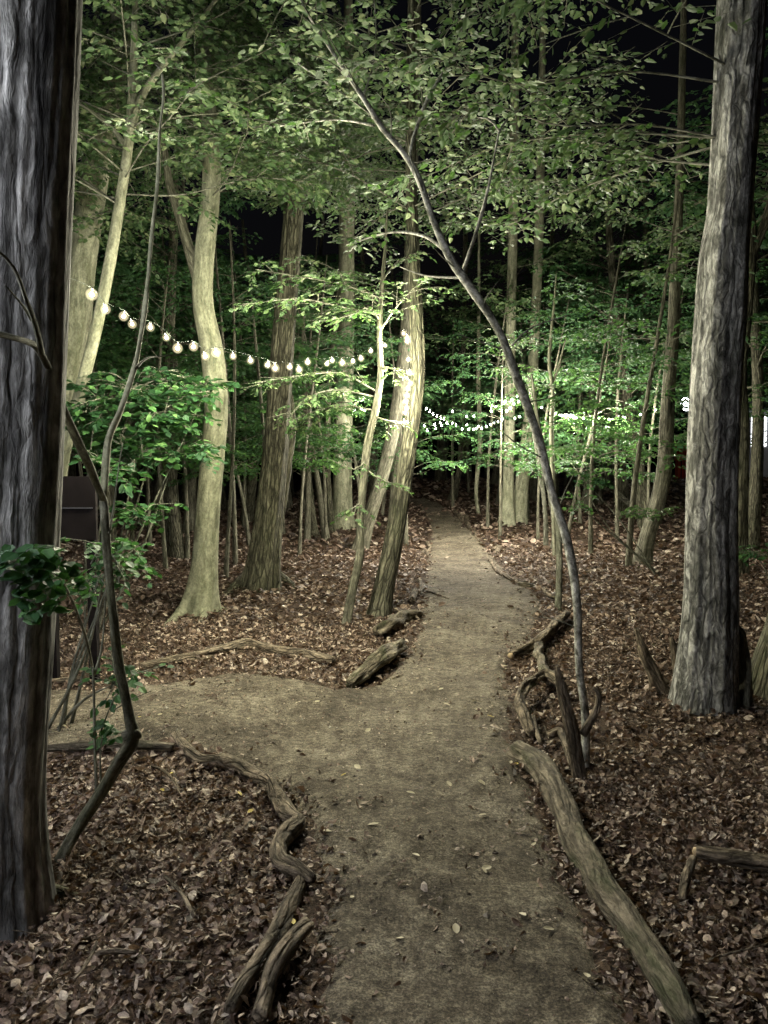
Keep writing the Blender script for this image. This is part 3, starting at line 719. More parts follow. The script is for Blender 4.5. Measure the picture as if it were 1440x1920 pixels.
tM, bM, PM, RM = big_tree('hornbeam_tree', 'swept-foot grey-green trunk standing in open litter left of the fluted trunk',
    [(1203, 1058, 33.4), (1214, 1010, 28.9), (1232, 950, 28.9), (1246, 880, 28.9), (1250, 800, 27.4), (1254, 720, 24.3), (1262, 620, 22.8), (1266, 520, 19.8), (1270, 440, 18.2), (1276, 300, 15.2), (1280, 120, 12.2)], bark='bark', seg=28, step=0.1, flare=0.4, seed=39)
tM['label'] = 'swept-foot grey-green trunk with a low leafy shoot standing in open litter'
shoot = [px_line(l, 11.5, 11) for l in ([(1230, 980), (1200, 965), (1165, 960)], [(1225, 985), (1210, 955), (1180, 950)], [(1235, 970), (1245, 955), (1260, 950)])]
(Pq, Dq, Nq, Lq), twq = foliage(shoot, sublen=0.25, sub=0.12, twiglen=0.16, size=0.075, per=5)
leaves('crown', Pq, Dq, Nq, Lq, M['leaf'], tM, bM); thin_tubes('twigs', twq, M['bark_thin'], tM, bM, 3)['kind'] = 'stuff'

# ------------------------------------------------------------------ canopies of those trees
def canopy(root, base, P, zs, ln, r, az=None, size=0.068, mat='leaf', rise=0.3, **k):
    limbs = auto_limbs(P, zs, ln, r, az, rise)
    dress(root, base, limbs, M[mat], M['bark_thin'], limb_r=0.009, size=size, **k)
canopy(tB, bB, PB, R1.uniform(4.0, 6.4, 24), R1.uniform(1.2, 2.6, 24), R1, per=8)
canopy(tA, bA, PA, R1.uniform(4.9, 7.2, 15), R1.uniform(1.4, 2.8, 15), R1, per=7)
canopy(tD, bD, PD, R1.uniform(4.5, 6.8, 26), R1.uniform(1.2, 2.6, 26), R1, per=8)
canopy(tE, bE, PE, R1.uniform(5.0, 7.6, 24), R1.uniform(1.4, 2.8, 24), R1, per=8)
canopy(tG, bG, PG, R1.uniform(4.2, 6.8, 22), R1.uniform(1.2, 2.5, 22), R1, per=7)
canopy(tK, bK, PK, R1.uniform(3.4, 5.8, 15), R1.uniform(1.2, 2.7, 15), R1, az=(1.7, 3.6), per=6)
canopy(tM, bM, PM, R1.uniform(3.6, 7.6, 8), R1.uniform(1.6, 2.8, 8), R1, per=6, size=0.08)
canopy(tH, bH, PH, R1.uniform(4.5, 8.0, 7), R1.uniform(1.6, 2.8, 7), R1, per=6, size=0.085)
canopy(tL, bL, PL, R1.uniform(4.0, 6.5, 5), R1.uniform(1.4, 2.2, 5), R1, per=5, size=0.085)
for t_, b_, p_ in ((tP, bP, PP), (tP2, bP2, PP2), (tI, bI, PI_)):
    canopy(t_, b_, p_, R1.uniform(3.6, 9.0, 9), R1.uniform(1.6, 3.0, 9), R1, per=5, size=0.12, twigs=False, twig=0.14)
canopy(tP4, bP4, PP4, R1.uniform(2.6, 7.0, 8), R1.uniform(1.2, 2.4, 8), R1, per=5, size=0.13, twigs=False, twig=0.16)
canopy(tP3, bP3, PP3, R1.uniform(1.9, 6.0, 9), R1.uniform(0.8, 1.6, 9), R1, per=5, size=0.11, twigs=False, twig=0.14)
canopy(tJ4, bJ4, PJ4, R1.uniform(2.2, 4.2, 6), R1.uniform(0.6, 1.2, 6), R1, per=5, size=0.075)

# ------------------------------------------------------------------ crooked sapling close by on the left
g0 = ground(98, 1622)
root = empty('crooked_sapling', g0); tag(root, 'crooked dark sapling with an elbow near its foot and a high fork', 'tree'); tC = root
dC = g0[1]
line = px_line([(98, 1622), (140, 1565), (190, 1485), (222, 1430), (248, 1385), (240, 1335), (222, 1240), (210, 1140), (202, 1050), (196, 960), (192, 925)], dC, dC + 0.25)
line[0][2] -= 0.05
tube('trunk', line, [0.024, 0.022, 0.026, 0.029, 0.031, 0.022, 0.019, 0.0175, 0.018, 0.018, 0.016], M['bark_thin'], root, g0, seg=16, step=0.025, lump=0.10, seed=41)
tube('knot', px_line([(236, 1385), (255, 1378), (263, 1383)], dC + 0.1), [0.034, 0.026, 0.012], M['bark_thin'], root, g0, seg=10, step=0.015, lump=0.1)
for pts, d1, r0 in (([(193, 935), (165, 870), (140, 815), (115, 755), (95, 700), (72, 655), (50, 640), (20, 632), (-30, 622)], 2.1, 0.018),
                    ([(78, 662), (66, 610), (50, 565), (25, 500), (-20, 455)], 2.1, 0.009), ([(60, 600), (40, 570), (10, 535)], 2.15, 0.005),
                    ([(194, 930), (198, 870), (205, 820), (228, 765), (250, 695), (262, 640), (274, 560), (284, 450), (296, 340), (299, 250), (307, 180), (304, 140)], dC + 1.3, 0.0161),
                    ([(255, 690), (275, 672), (300, 668), (350, 665)], dC + 0.8, 0.006), ([(205, 1000), (212, 960), (222, 880), (230, 830)], dC + 0.5, 0.005)):
    l = px_line(pts, 2.4 if pts[0][0] < 100 else dC + 0.2, d1)
    tube('branch', l, np.linspace(r0, r0 * 0.4, len(l)), M['bark_pale' if r0 == 0.0161 else 'bark_thin'], root, g0, seg=10, step=0.03, lump=0.16, seed=len(pts))

(Pq, Dq, Nq, Lq), twq = foliage([px_line([(298, 300), (280, 255), (250, 225)], 4.4, 4.6), px_line([(304, 230), (330, 190), (365, 165)], 4.4, 4.6), px_line([(306, 170), (300, 120), (285, 70)], 4.4, 4.6)], sub=0.14, sublen=0.3, twig=0.1, twiglen=0.2, per=5, size=0.05)
leaves('crown', Pq, Dq, Nq, Lq, M['leaf'], tC, g0); thin_tubes('twigs', twq, M['bark_thin'], tC, g0, 3)['kind'] = 'stuff'

# thin forked shoots next to it
g1 = ground(180, 1500)
root = empty('forked_shoot', g1); tag(root, 'thin bare forked shoot with broad dark green leaves beside the silvery trunk', 'sapling'); tS = root
dS = g1[1]
for pts, r0 in (([(182, 1500), (178, 1400), (176, 1300), (174, 1250)], 0.009), ([(175, 1262), (162, 1200), (145, 1150), (125, 1105), (100, 1070), (70, 1050)], 0.0071),
                ([(177, 1265), (190, 1220), (196, 1160), (198, 1105)], 0.007), ([(190, 1480), (188, 1420), (192, 1380)], 0.006), ([(190, 1370), (205, 1330), (220, 1300)], 0.004), ([(215, 1330), (250, 1310), (285, 1295)], 0.003)):
    l = px_line(pts, dS, 2.3 if r0 == 0.0071 else dS - 0.1)
    tube('stem', l, np.linspace(r0, r0 * 0.5, len(l)), M['bark_thin'], root, g1, seg=6, step=0.03, lump=0.06)

def leaf_cluster(root, origin, blobs, size, mat, width=0.8, hang=0.35):
    P, D, N, L = [], [], [], []
    for (px, py, d, rx, rz, n) in blobs:
        c = at(px, py, d); s = d / F
        v = rng.normal(0, 1, (n, 3)); v = unit(v) * rng.uniform(0.2, 1, (n, 1)) ** 0.5
        q = c + v * np.array((rx * s, rx * s * 0.8, rz * s))
        P.append(q); a = rng.uniform(0, 6.28, n)
        D.append(np.column_stack([np.cos(a), np.sin(a), rng.uniform(-0.9, 0.1, n) * hang * 2]))
        N.append(unit(np.column_stack([rng.normal(0, 0.5, n), rng.normal(-0.35, 0.5, n), np.ones(n)])))
        L.append(size * rng.uniform(0.6, 1.25, n))
    return leaves('crown', np.concatenate(P), np.concatenate(D), np.concatenate(N), np.concatenate(L), mat, root, origin, width=width, fold=0.1)
leaf_cluster(tS, g1, [(75, 1065, 2.35, 74, 46, 90), (40, 1045, 2.3, 55, 28, 40), (80, 1120, 2.35, 52, 38, 36), (130, 1085, 2.6, 40, 36, 28), (195, 1375, dS - 0.02, 28, 28, 40)], 0.05, M['leaf_dark'])

# ------------------------------------------------------------------ leafy shrubs
def shrub(name, label, blobs, foot, size, mat, stems=5, width=0.75, group=None, cat='shrub'):
    f = ground(*foot); f = np.array((f[0], blobs[0][2], height(f[0], blobs[0][2])))
    root = empty(name, f); tag(root, label, cat, group)
    for i in range(stems):
        b = blobs[i % len(blobs)]; c = at(b[0] + rng.normal(0, 10), b[1], b[2])
        p = np.array([f + np.array((rng.normal(0, 0.06), rng.normal(0, 0.06), -0.03)), f * 0.5 + c * 0.5 + rng.normal(0, 0.06, 3), c])
        tube('stem', p, [0.012, 0.009, 0.004], M['bark_thin'], root, f, seg=6, step=0.1, lump=0.1, seed=i)
    limbs = []; small = []
    for (px, py, d, rx, rz, n) in blobs:
        c = at(px, py, d); s_ = d / F
        for q in range(max(3, n // 22)):
            a_ = rng.uniform(0, 6.28); u_ = rng.uniform(0.5, 1.0)
            e = c + np.array((math.cos(a_) * rx * s_ * u_, math.sin(a_) * rx * s_ * 0.9 * u_, rng.uniform(-0.8, 0.9) * rz * s_))
            b_ = c + np.array((rng.normal(0, 0.05), rng.normal(0, 0.05), -0.3 * rz * s_))
            limbs.append(np.array([b_, b_ * 0.5 + e * 0.5 + (0, 0, 0.06), e]))
        small.append((px, py, d, rx, rz, max(6, n // 5)))
    leaf_cluster(root, f, small, size, mat, width)
    dress(root, f, limbs, mat, M['bark_thin'], limb_r=0.006, sub=0.14, sublen=0.3, twig=0.1, twiglen=0.2, per=5, size=size, start=0.1, width=width)
    return root
shrub('leafy_shrub', 'dense dark green shrub between the crooked sapling and the smooth bent trunk',
      [(300, 770, 6.6, 100, 55, 420), (250, 720, 6.8, 100, 40, 260), (370, 730, 6.9, 60, 40, 160), (250, 850, 6.5, 70, 60, 300), (330, 840, 6.8, 70, 50, 160), (270, 970, 6.3, 48, 30, 130), (240, 1040, 6.0, 36, 40, 70), (180, 760, 6.4, 50, 50, 160), (200, 880, 6.2, 40, 40, 110)], (230, 1180), 0.075, M['leaf_dark'], stems=9)
shrub('leafy_shrub', 'low loose shrub with a few bright leaves behind the thin forked shoot',
      [(215, 1080, 4.6, 40, 36, 46), (165, 1110, 4.7, 40, 40, 46), (190, 1050, 4.5, 24, 30, 24), (235, 1280, 4.4, 26, 40, 46)], (200, 1290), 0.052, M['leaf_dark'], stems=5)
shrub('leafy_shrub', 'shadowed bushy shrub at the foot of the slanting trunks right of the path',
      [(1110, 895, 20, 45, 26, 160), (1085, 860, 20, 30, 40, 110), (1130, 850, 21, 40, 30, 110)], (1110, 935), 0.12, M['leaf_far'], stems=5)
shrub('leafy_shrub', 'small leafy bush with bare twigs beside the dark thin upright stem',
      [(1085, 950, 11.5, 20, 40, 60), (1095, 900, 11.5, 24, 30, 60)], (1075, 1020), 0.07, M['leaf_far'], stems=4)
shrub('fern_clump', 'dim fern-like clump in the dark litter past the fluted trunk',
      [(1420, 1040, 9.5, 50, 22, 120)], (1420, 1110), 0.10, M['leaf_far'], stems=3, width=0.4, cat='plant')

# ------------------------------------------------------------------ middle and far woodland: copies of a few kinds
def proto_tree(name, h, r0, zs, ln, rr, size, per, twig, bend, bark):
    root = empty(name, (0, 0, 0))
    z = np.linspace(0, h, 7)
    P = np.column_stack([bend * np.sin(z / h * 3.0 + rr.uniform(0, 6)) * 0.6 + bend * 0.7 * (z / h), bend * 0.5 * np.sin(z / h * 2.3 + rr.uniform(0, 6)), z])
    P -= P[0]; P[0, 2] = -0.25
    tube('trunk', P, r0 * np.array([1.35, 1.0, 0.9, 0.82, 0.7, 0.55, 0.3]), M[bark], root, (0, 0, 0), seg=14, step=0.3, flute=0.05, flare=0.35, seed=int(rr.integers(1e6)))
    P[0, 2] = 0
    limbs = auto_limbs(P, zs, ln, rr, None, 0.3)
    dress(root, (0, 0, 0), limbs, M['leaf_far'], M[bark], limb_r=r0 * 0.18, size=size, per=per, twig=twig, twigs=False, sub=0.26, sublen=0.9, twiglen=0.42)
    return root

FARLAB = [('woodland_tree', 'slim grey woodland trunk among many deep in the dark wood', 'trees deep in the wood')]
protos = []
for i in range(5):
    rr = np.random.default_rng(100 + i)
    protos.append(proto_tree('woodland_tree', rr.uniform(9, 11), rr.uniform(0.10, 0.19), rr.uniform(3.0, 8.6, 20), rr.uniform(1.5, 3.0, 20), rr, 0.125, 5, 0.15, rr.uniform(0.5, 1.3), ['bark', 'bark_brown', 'bark_brown', 'bark', 'bark_brown'][i]))
young = []
for i in range(4):
    rr = np.random.default_rng(200 + i)
    young.append(proto_tree('young_tree', rr.uniform(5.5, 7), rr.uniform(0.03, 0.05), rr.uniform(1.7, 6.0, 20), rr.uniform(0.8, 1.9, 20), rr, 0.095, 5, 0.13, rr.uniform(0.3, 0.6), 'bark'))

used = set()
def place(kinds, i, x, y, label, group, s=1.0, rz=None):
    p = kinds[i % len(kinds)]
    first = p.name not in used
    used.add(p.name)
    o = p if first else copy_tree(p)
    o.location = (x, y, float(height(x, y)))
    o.rotation_euler = (0, 0, random.uniform(0, 6.28) if rz is None else rz); o.scale = (s, s, s)
    px = 720 + F * x / y
    where = ('behind the smooth bent trunk' if px < 430 else 'behind the ridged grey-brown trunk' if px < 600 else 'beyond the split-barked leaning tree' if px < 800
             else 'where the far path bends away' if px < 950 else 'beyond the mossy pair' if px < 1080 else 'around the swept-foot trunk' if px < 1290 else 'in the dark past the fluted trunk')
    if group == FARLAB[0][2]:
        kind = ['slim grey', 'rough brown', 'dark bent', 'straight grey', 'thin dark'][i % 5]
        label = kind + (' woodland tree deep ' if y > 34 else ' woodland tree ') + where; group = label.replace('tree', 'trees')
    else:
        label = ['slender', 'bushy', 'sparse', 'spreading'][i % 4] + ' young tree with layered leaf sprays ' + where; group = label.replace('tree', 'trees')
    tag(o, label, 'tree', group)
    return o

spots = []
def free(x, y, m):
    if any((x - a) ** 2 + (y - b) ** 2 < m * m for a, b in spots): return False
    # keep the way along the path open
    c = np.interp(y, LG[:, 1], (LG[:, 0] + RG[:, 0]) / 2)
    if y < 30 and abs(x - c) < 1.5 + 0.05 * y: return False
    return True
# trunks read one by one from the picture (pixel x, ground depth)
for i, (px, d, s) in enumerate([(1005, 26, .9), (1040, 27, 1.0), (1072, 30, .8), (1098, 24, .9), (1122, 25, .8), (1140, 29, 1.0), (1158, 26, .7), (1172, 22, .9), (1190, 23, 1.1), (1214, 19, .9), (1228, 27, .8), (1244, 31, .9),
        (1018, 33, .8), (1086, 34, .9), (1112, 36, 1.0), (1150, 37, .9), (1200, 35, .9), (820, 34, .9), (835, 38, .8), (880, 36, .9), (925, 33, .8), (930, 40, .9),
        (1408, 15, .8), (1398, 24, .9), (1450, 22, .9), (1470, 13, 1.0), (1427, 30, .6), (1520, 16, 1.0),
        (575, 17, .5), (590, 18, .55), (612, 17.5, .5), (622, 19, .6), (330, 14, .8), (350, 19, .9), (460, 22, .9), (290, 22, .9), (200, 17, 1.0), (120, 20, .9), (250, 28, .9), (420, 30, .9), (540, 26, .9), (600, 30, 1.0), (700, 28, 1.0), (60, 14, 1.0)]):
    x = (px - 720) / F * d
    place(protos, i, x, d, FARLAB[0][1], FARLAB[0][2], s, None); spots.append((x, d))
# the rest of the wood, thinner with distance, far enough to close every gap
n = 0
for k in range(2500):
    y = random.uniform(12, 75); x = random.uniform(-1, 1) * (0.62 * y + 5)
    if -4 < x < 9 and y < 19: continue
    if not free(x, y, 2.6 if y < 40 else 3.4): continue
    if x < -1 and y < 13.5: continue
    if y < 49 and (1400 < 720 + F * x / y < 1446 or 1262 < 720 + F * x / y < 1305): continue
    spots.append((x, y)); place(protos, int(k), x, y, FARLAB[0][1], FARLAB[0][2], random.uniform(0.85, 1.25)); n += 1
    if n >= 130: break
# leafy young trees that fill the middle storey
n = 0
ylab = ('slender young tree with layered leaf sprays under the taller trees', 'young trees of the middle storey')
for px, d, s in [(762, 16, .8), (915, 19.5, .9), (938, 17, .75), (1010, 17, .8), (1060, 15, .8), (1110, 14, .85), (1160, 17, .9), (1220, 16, .9), (930, 25, 1.0), (990, 21, .9), (880, 29, 1.1), (1090, 20, 1.0), (1180, 12.5, .9), (1238, 20, 1.0), (1345, 15, .9),
                 (560, 14, .8), (470, 16, .9), (440, 13, .85), (310, 12, .8), (250, 14, .9), (590, 22, 1.0), (380, 19, 1.0), (640, 25, 1.0), (160, 12, .8), (715, 22, .9), (1040, 24, 1.0), (850, 24, 1.0),
                 (420, 11.5, .75), (500, 12.5, .8), (350, 14, .9), (280, 16, 1.0), (200, 13, .85), (530, 18, 1.0), (455, 20, 1.1), (330, 22, 1.2), (610, 17, .9), (680, 19, .9), (570, 24, 1.2), (400, 26, 1.3), (240, 24, 1.2), (140, 18, 1.0), (770, 27, 1.1), (960, 30, 1.2), (1130, 27, 1.1), (1200, 24, 1.1), (1060, 32, 1.3)]:
    x = (px - 720) / F * d
    place(young, n, x, d, *ylab, s); n += 1

# ------------------------------------------------------------------ string lights
def bulb_mesh():
    prof = [(0.0, -0.010), (0.0075, -0.005), (0.0085, 0.003), (0.003, 0.009)]
    seg = 6; V = []; Fq = []
    for r_, z in prof:
        for j in range(seg):
            a = j * 2 * math.pi / seg; V.append((r_ * math.cos(a), r_ * math.sin(a), z))
    for i in range(len(prof) - 1):
        for j in range(seg):
            Fq.append((i * seg + j, i * seg + (j + 1) % seg, (i + 1) * seg + (j + 1) % seg, (i + 1) * seg + j))
    return V, Fq
BV, BF = bulb_mesh()
def sock_mesh():
    V = []; Fq = []; seg = 8
    for r_, z in ((0.004, 0.024), (0.006, 0.026), (0.006, 0.036), (0.004, 0.040), (0.001, 0.041)):
        for j in range(seg):
            a = j * 2 * math.pi / seg; V.append((r_ * math.cos(a), r_ * math.sin(a), z))
    for i in range(4):
        for j in range(seg):
            Fq.append((i * seg + j, i * seg + (j + 1) % seg, (i + 1) * seg + (j + 1) % seg, (i + 1) * seg + j))
    return V, Fq
SV, SF = sock_mesh()
_pb = {}
# glow halo added round a near bulb: an emitting ball about the bright core
M['halo'] = bpy.data.materials.new('bulb_halo'); M['halo'].use_nodes = True
t = M['halo'].node_tree
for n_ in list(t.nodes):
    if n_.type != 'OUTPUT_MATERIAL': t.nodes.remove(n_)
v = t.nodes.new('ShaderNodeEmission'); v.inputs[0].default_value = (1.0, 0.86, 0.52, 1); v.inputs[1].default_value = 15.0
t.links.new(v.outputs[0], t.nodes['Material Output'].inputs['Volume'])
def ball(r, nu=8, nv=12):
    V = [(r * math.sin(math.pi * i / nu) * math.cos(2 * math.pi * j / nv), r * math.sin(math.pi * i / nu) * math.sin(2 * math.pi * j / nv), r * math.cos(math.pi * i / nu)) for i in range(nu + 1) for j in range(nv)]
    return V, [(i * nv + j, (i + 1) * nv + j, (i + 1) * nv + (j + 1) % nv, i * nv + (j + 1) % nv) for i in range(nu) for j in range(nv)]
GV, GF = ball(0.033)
def string_lights(label, pts, bulb='bulb', scale=1.0, hang=0.042, halos=False):
    """pts: world points of the bulbs, in order along the cable"""
    pts = np.asarray(pts, float)
    o0 = pts[0]
    root = empty('string_lights', o0); tag(root, label, 'string lights', 'string lights through the wood')
    cab = pts + np.array((0, 0, hang * scale))
    tube('cable', cab, np.full(len(cab), 0.0016), M['cable'], root, o0, seg=5, step=0.05)
    for p in pts:
        if bulb not in _pb:
            ho = mesh_np('bulb_holder', SV, SF, M['socket'], root); bu = mesh_np('bulb', BV, BF, M[bulb], ho); _pb[bulb] = (ho, bu)
        else:
            ho = _pb[bulb][0].copy(); bu = _pb[bulb][1].copy(); COL.objects.link(ho); COL.objects.link(bu); ho.parent = root; bu.parent = ho
        if halos:  # added ball of glow round the core, no real part of the bulb
            if 'glowball' not in _pb: gl = mesh_np('glowball', GV, GF, M['halo'], ho); _pb['glowball'] = gl
            else: gl = _pb['glowball'].copy(); COL.objects.link(gl); gl.parent = ho
        ho.location = tuple(p - o0); ho.scale = (scale * random.uniform(0.8, 1.2),) * 3
        ho.rotation_euler = (random.uniform(-.3, .3), random.uniform(-.3, .3), 0)
    return root

def span(pts, d0, d1):
    x0, x1 = pts[0][0], pts[-1][0]; out = []
    n = len(pts)
    for i, (x, y) in enumerate(pts):
        t = (x - x0) / (x1 - x0) if abs(x1 - x0) > 40 else i / max(1, n - 1)
        t = min(1, max(0, t))
        out.append(at(x, y, 1 / ((1 - t) / d0 + t / d1)))
    return out

S1 = [(122, 530), (172, 552), (198, 580), (232, 593), (248, 608), (282, 614), (312, 633), (333, 653), (363, 650), (385, 668), (405, 661), (437, 668), (470, 676), (502, 684), (516, 690), (543, 688), (561, 693), (577, 679), (613, 682), (623, 676), (642, 680), (662, 677), (677, 672), (695, 658), (722, 648), (757, 625), (764, 634)]
string_lights('sagging strand of glowing bulbs from the silvery trunk to the split-barked leaning tree', span(S1, 4.7, 7.85), halos=True)
S2 = [(764, 640), (766, 674), (768, 698), (769, 719), (765, 728), (763, 742), (761, 753), (762, 765), (760, 774), (758, 792)]
string_lights('short run of bulbs wound down the split-barked leaning trunk', span(S2, 7.85, 7.95), 'bulb_wound', halos=True)
def z2(u, v): return (780 + 0.1944 * u, 660 + 0.1944 * v)
def z3(u, v): return (1040 + 0.1806 * u, 660 + 0.1806 * v)
S3 = [z2(*p) for p in [(97, 550), (130, 575), (165, 600), (200, 620), (240, 640), (270, 650), (300, 690), (350, 690), (385, 710), (445, 745), (490, 705), (510, 745), (555, 745), (580, 745), (600, 720), (635, 735), (680, 720), (720, 700), (750, 685), (790, 675), (830, 650), (955, 640), (1000, 625)]]
string_lights('low sagging strand of white bulbs across the far path towards the mossy pair', span(S3, 12.5, 18.0), 'bulb_far')
S4 = [z2(*p) for p in [(80, 715), (110, 760), (180, 705), (190, 740), (235, 685), (250, 715), (350, 575), (490, 625), (560, 620), (725, 570), (770, 530), (835, 520), (875, 570), (910, 540), (860, 480), (925, 460), (945, 500), (990, 480), (975, 430), (1010, 430)]]
string_lights('tangled strand of white bulbs climbing to the top of the mossy pair', span(S4, 13, 17.3), 'bulb_far')
S5 = [z2(1170, 545), z2(1185, 530), z2(1210, 535), z2(1228, 550)] + [z3(*p) for p in [(10, 630), (50, 655), (75, 660), (100, 660), (125, 655), (165, 660), (200, 680), (220, 685)]]
string_lights('strand of white bulbs beyond the mossy pair seen past the pale forked stem', span(S5, 16, 14.5), 'bulb_far')
S6 = [z3(*p) for p in [(300, 690), (415, 690), (460, 688), (520, 695), (565, 700), (595, 705), (665, 680), (710, 675), (735, 685), (890, 650), (1045, 605)]]
string_lights('farthest strand of white bulbs glinting through dark low foliage', span(S6, 14.5, 16), 'bulb_far', scale=0.8)
string_lights('tiny group of bulbs beyond the leafy crooked sapling', span([(666, 762), (672, 765), (678, 767), (684, 770)], 18, 18.5), 'bulb_far')
# the strand goes on behind the silvery trunk and back along the wood on that side, with cool bulbs
ctrl = np.array([(-3.9, 2.8, 3.3), (-3.2, 1.9, 3.0), (-2.7, 1.2, 2.9), (-2.4, 0.6, 3.05), (-2.25, 0.1, 3.5)])
pts = catmull(ctrl, 9)
string_lights('strand of cool bulbs running back along the wood outside the silvery trunk', pts, 'bulb_cool')

# ------------------------------------------------------------------ logs, roots and sticks edging the path
def log(name, label, pts, widths, mat='deadwood', lift=0.35, lump=0.07, seg=16, ends=True, cat='log', seed=1, heights=None, group=None, cut=False):
    G_ = np.array([ground(*p) for p in pts]); W_ = np.array([0.5 * w_ * g[1] / F for w_, g in zip(widths, G_)])
    G_[:, 2] += W_ * lift + 0.02
    if heights is not None: G_[:, 2] += np.array(heights)
    o0 = G_[0].copy()
    if cut:
        root = empty(name, o0); tag(root, label, cat, group)
        tube('bark', G_, W_, M[mat], root, o0, seg=seg + 8, step=0.02, lump=lump * 1.3, seed=seed, flute=0.06, fine=0.025)
        t = unit(G_[0] - G_[1]); c = G_[0] + t * W_[0] * 0.3
        tube('broken_end', [c - t * 0.03, c + t * 0.004], [W_[0] * 0.82, W_[0] * 0.7], M['cutwood'], root, o0, seg=10, step=0.02, lump=0.12)
        return root
    o = tube(name, G_, W_, M[mat], None, o0, seg=seg + 8, step=0.02, lump=lump * 1.3, seed=seed, flute=0.06, fine=0.025)
    return tag(o, label, cat, group)

log('log', 'long thick mossy log lying along the bare path edge', [(968, 1425), (1005, 1450), (1040, 1500), (1075, 1590), (1120, 1670), (1170, 1745), (1220, 1820), (1265, 1895), (1300, 1960)], [44, 52, 50, 52, 58, 58, 60, 56, 48], 'mosswood', seed=3, cut=False, seg=24)
log('log', 'bent pale branch curving from the side path to the litter edge', [(330, 1388), (350, 1418), (378, 1438), (420, 1440), (460, 1458), (495, 1478), (516, 1494)], [16, 22, 22, 28, 26, 28, 22], seed=4)
log('log', 'knobbly zigzag branch with a knuckle at the litter edge', [(508, 1492), (525, 1520), (545, 1552), (560, 1566), (538, 1585), (522, 1615), (528, 1640), (555, 1655), (588, 1672)], [26, 32, 32, 28, 34, 30, 30, 30, 18], seed=5, lump=0.1, heights=[0.02] * 9)
log('log', 'straight dark branch running on from the zigzag branch', [(566, 1668), (548, 1705), (520, 1765), (490, 1815), (450, 1880), (430, 1915)], [24, 30, 34, 32, 30, 26], 'deadwood', seed=6, lump=0.05)
log('log', 'stubby forked branch end beside the straight dark branch', [(576, 1768), (548, 1800), (522, 1840), (505, 1880), (488, 1940)], [28, 36, 40, 34, 36], seed=7, lump=0.1, heights=[0.03, 0.03, 0.03, 0.02, 0.0])
log('log', 'long low branch half buried in leaves on the far side of the side path', [(265, 1258), (320, 1248), (380, 1236), (440, 1222), (465, 1218), (510, 1228), (570, 1236), (625, 1246)], [14, 18, 20, 22, 24, 22, 22, 16], 'deadwood', seed=8)
log('log', 'short straight stick beside the silvery trunk and side path', [(60, 1290), (110, 1284), (160, 1279)], [10, 12, 10], seed=9)
log('log', 'low rotten branch along the near side of the side path', [(90, 1412), (180, 1410), (250, 1408), (325, 1412)], [14, 18, 18, 14], 'mosswood', seed=10)
log('log', 'mossy rotten log end at the corner of the two paths', [(655, 1292), (690, 1275), (722, 1252), (752, 1226)], [18, 26, 30, 22], 'mosswood', seed=11, lump=0.14, heights=[0.0, 0.04, 0.06, 0.04])
log('root', 'gnarled dark root lump below the split-barked leaning tree', [(705, 1200), (730, 1190), (760, 1168), (790, 1158)], [18, 24, 20, 12], 'mosswood', seed=12, lump=0.16, cat='root', heights=[0.04, 0.05, 0.03, 0.0])
log('log', 'thin arched stick lying over the gnarled root lump', [(742, 1164), (762, 1167), (790, 1160)], [6, 8, 6], seed=13, heights=[0.1, 0.06, 0.04])
log('log', 'pale broken chunk in the litter right of the leaning tree', [(772, 1135), (778, 1120)], [13, 12], seed=14, heights=[0.02, 0.05])
log('log', 'pair-like curved branch at the path edge below the thin stem', [(958, 1241), (985, 1232), (1018, 1214), (1040, 1190), (1064, 1162)], [16, 18, 20, 20, 14], seed=15, lump=0.1, cut=True, heights=[0.02, 0.03, 0.05, 0.05, 0.03])
log('root', 'upright knobbly root joining the curved branch', [(1012, 1222), (1010, 1245), (1016, 1262), (1022, 1290), (1040, 1302)], [14, 18, 16, 22, 18], 'mosswood', seed=16, lump=0.16, heights=[0.04, 0.04, 0.06, 0.06, 0.05], cat='root')
log('root', 'curled hollow root loop above the mossy log', [(1000, 1308), (982, 1322), (974, 1345), (985, 1372), (998, 1392)], [16, 18, 22, 24, 18], seed=17, lump=0.12, heights=[0.09, 0.08, 0.06, 0.04, 0.02], cat='root')
log('root', 'arched root bridging the curled loop and the dead stake', [(1000, 1306), (1022, 1298), (1042, 1306), (1056, 1318)], [14, 20, 20, 14], seed=18, lump=0.12, heights=[0.09, 0.1, 0.1, 0.08], cat='root')
log('log', 'short pale split stick beside the curled root loop', [(999, 1366), (1006, 1388), (1014, 1408)], [9, 10, 9], 'deadwood', seed=19, heights=[0.05, 0.03, 0.02])
log('root', 'thin root creeping to the foot of the dead stake', [(1030, 1395), (1050, 1392), (1062, 1420), (1072, 1445)], [16, 16, 14, 12], seed=20, heights=[0.02, 0.03, 0.02, 0.0], cat='root')
log('log', 'pale curved stick on the right path edge below the thin saplings', [(921, 1058), (930, 1075), (948, 1086), (972, 1098)], [7, 8, 8, 7], seed=21, heights=[0.02] * 4)
log('log', 'dark lump of rotten wood at the end of the pale curved stick', [(972, 1100), (985, 1104), (996, 1102)], [10, 16, 10], 'mosswood', seed=22, lump=0.16)
log('log', 'bone-white bent twig beside the dark thin upright stem', [(1019, 1114), (1026, 1121), (1040, 1127)], [6, 6, 5], seed=23, heights=[0.05, 0.02, 0.02])
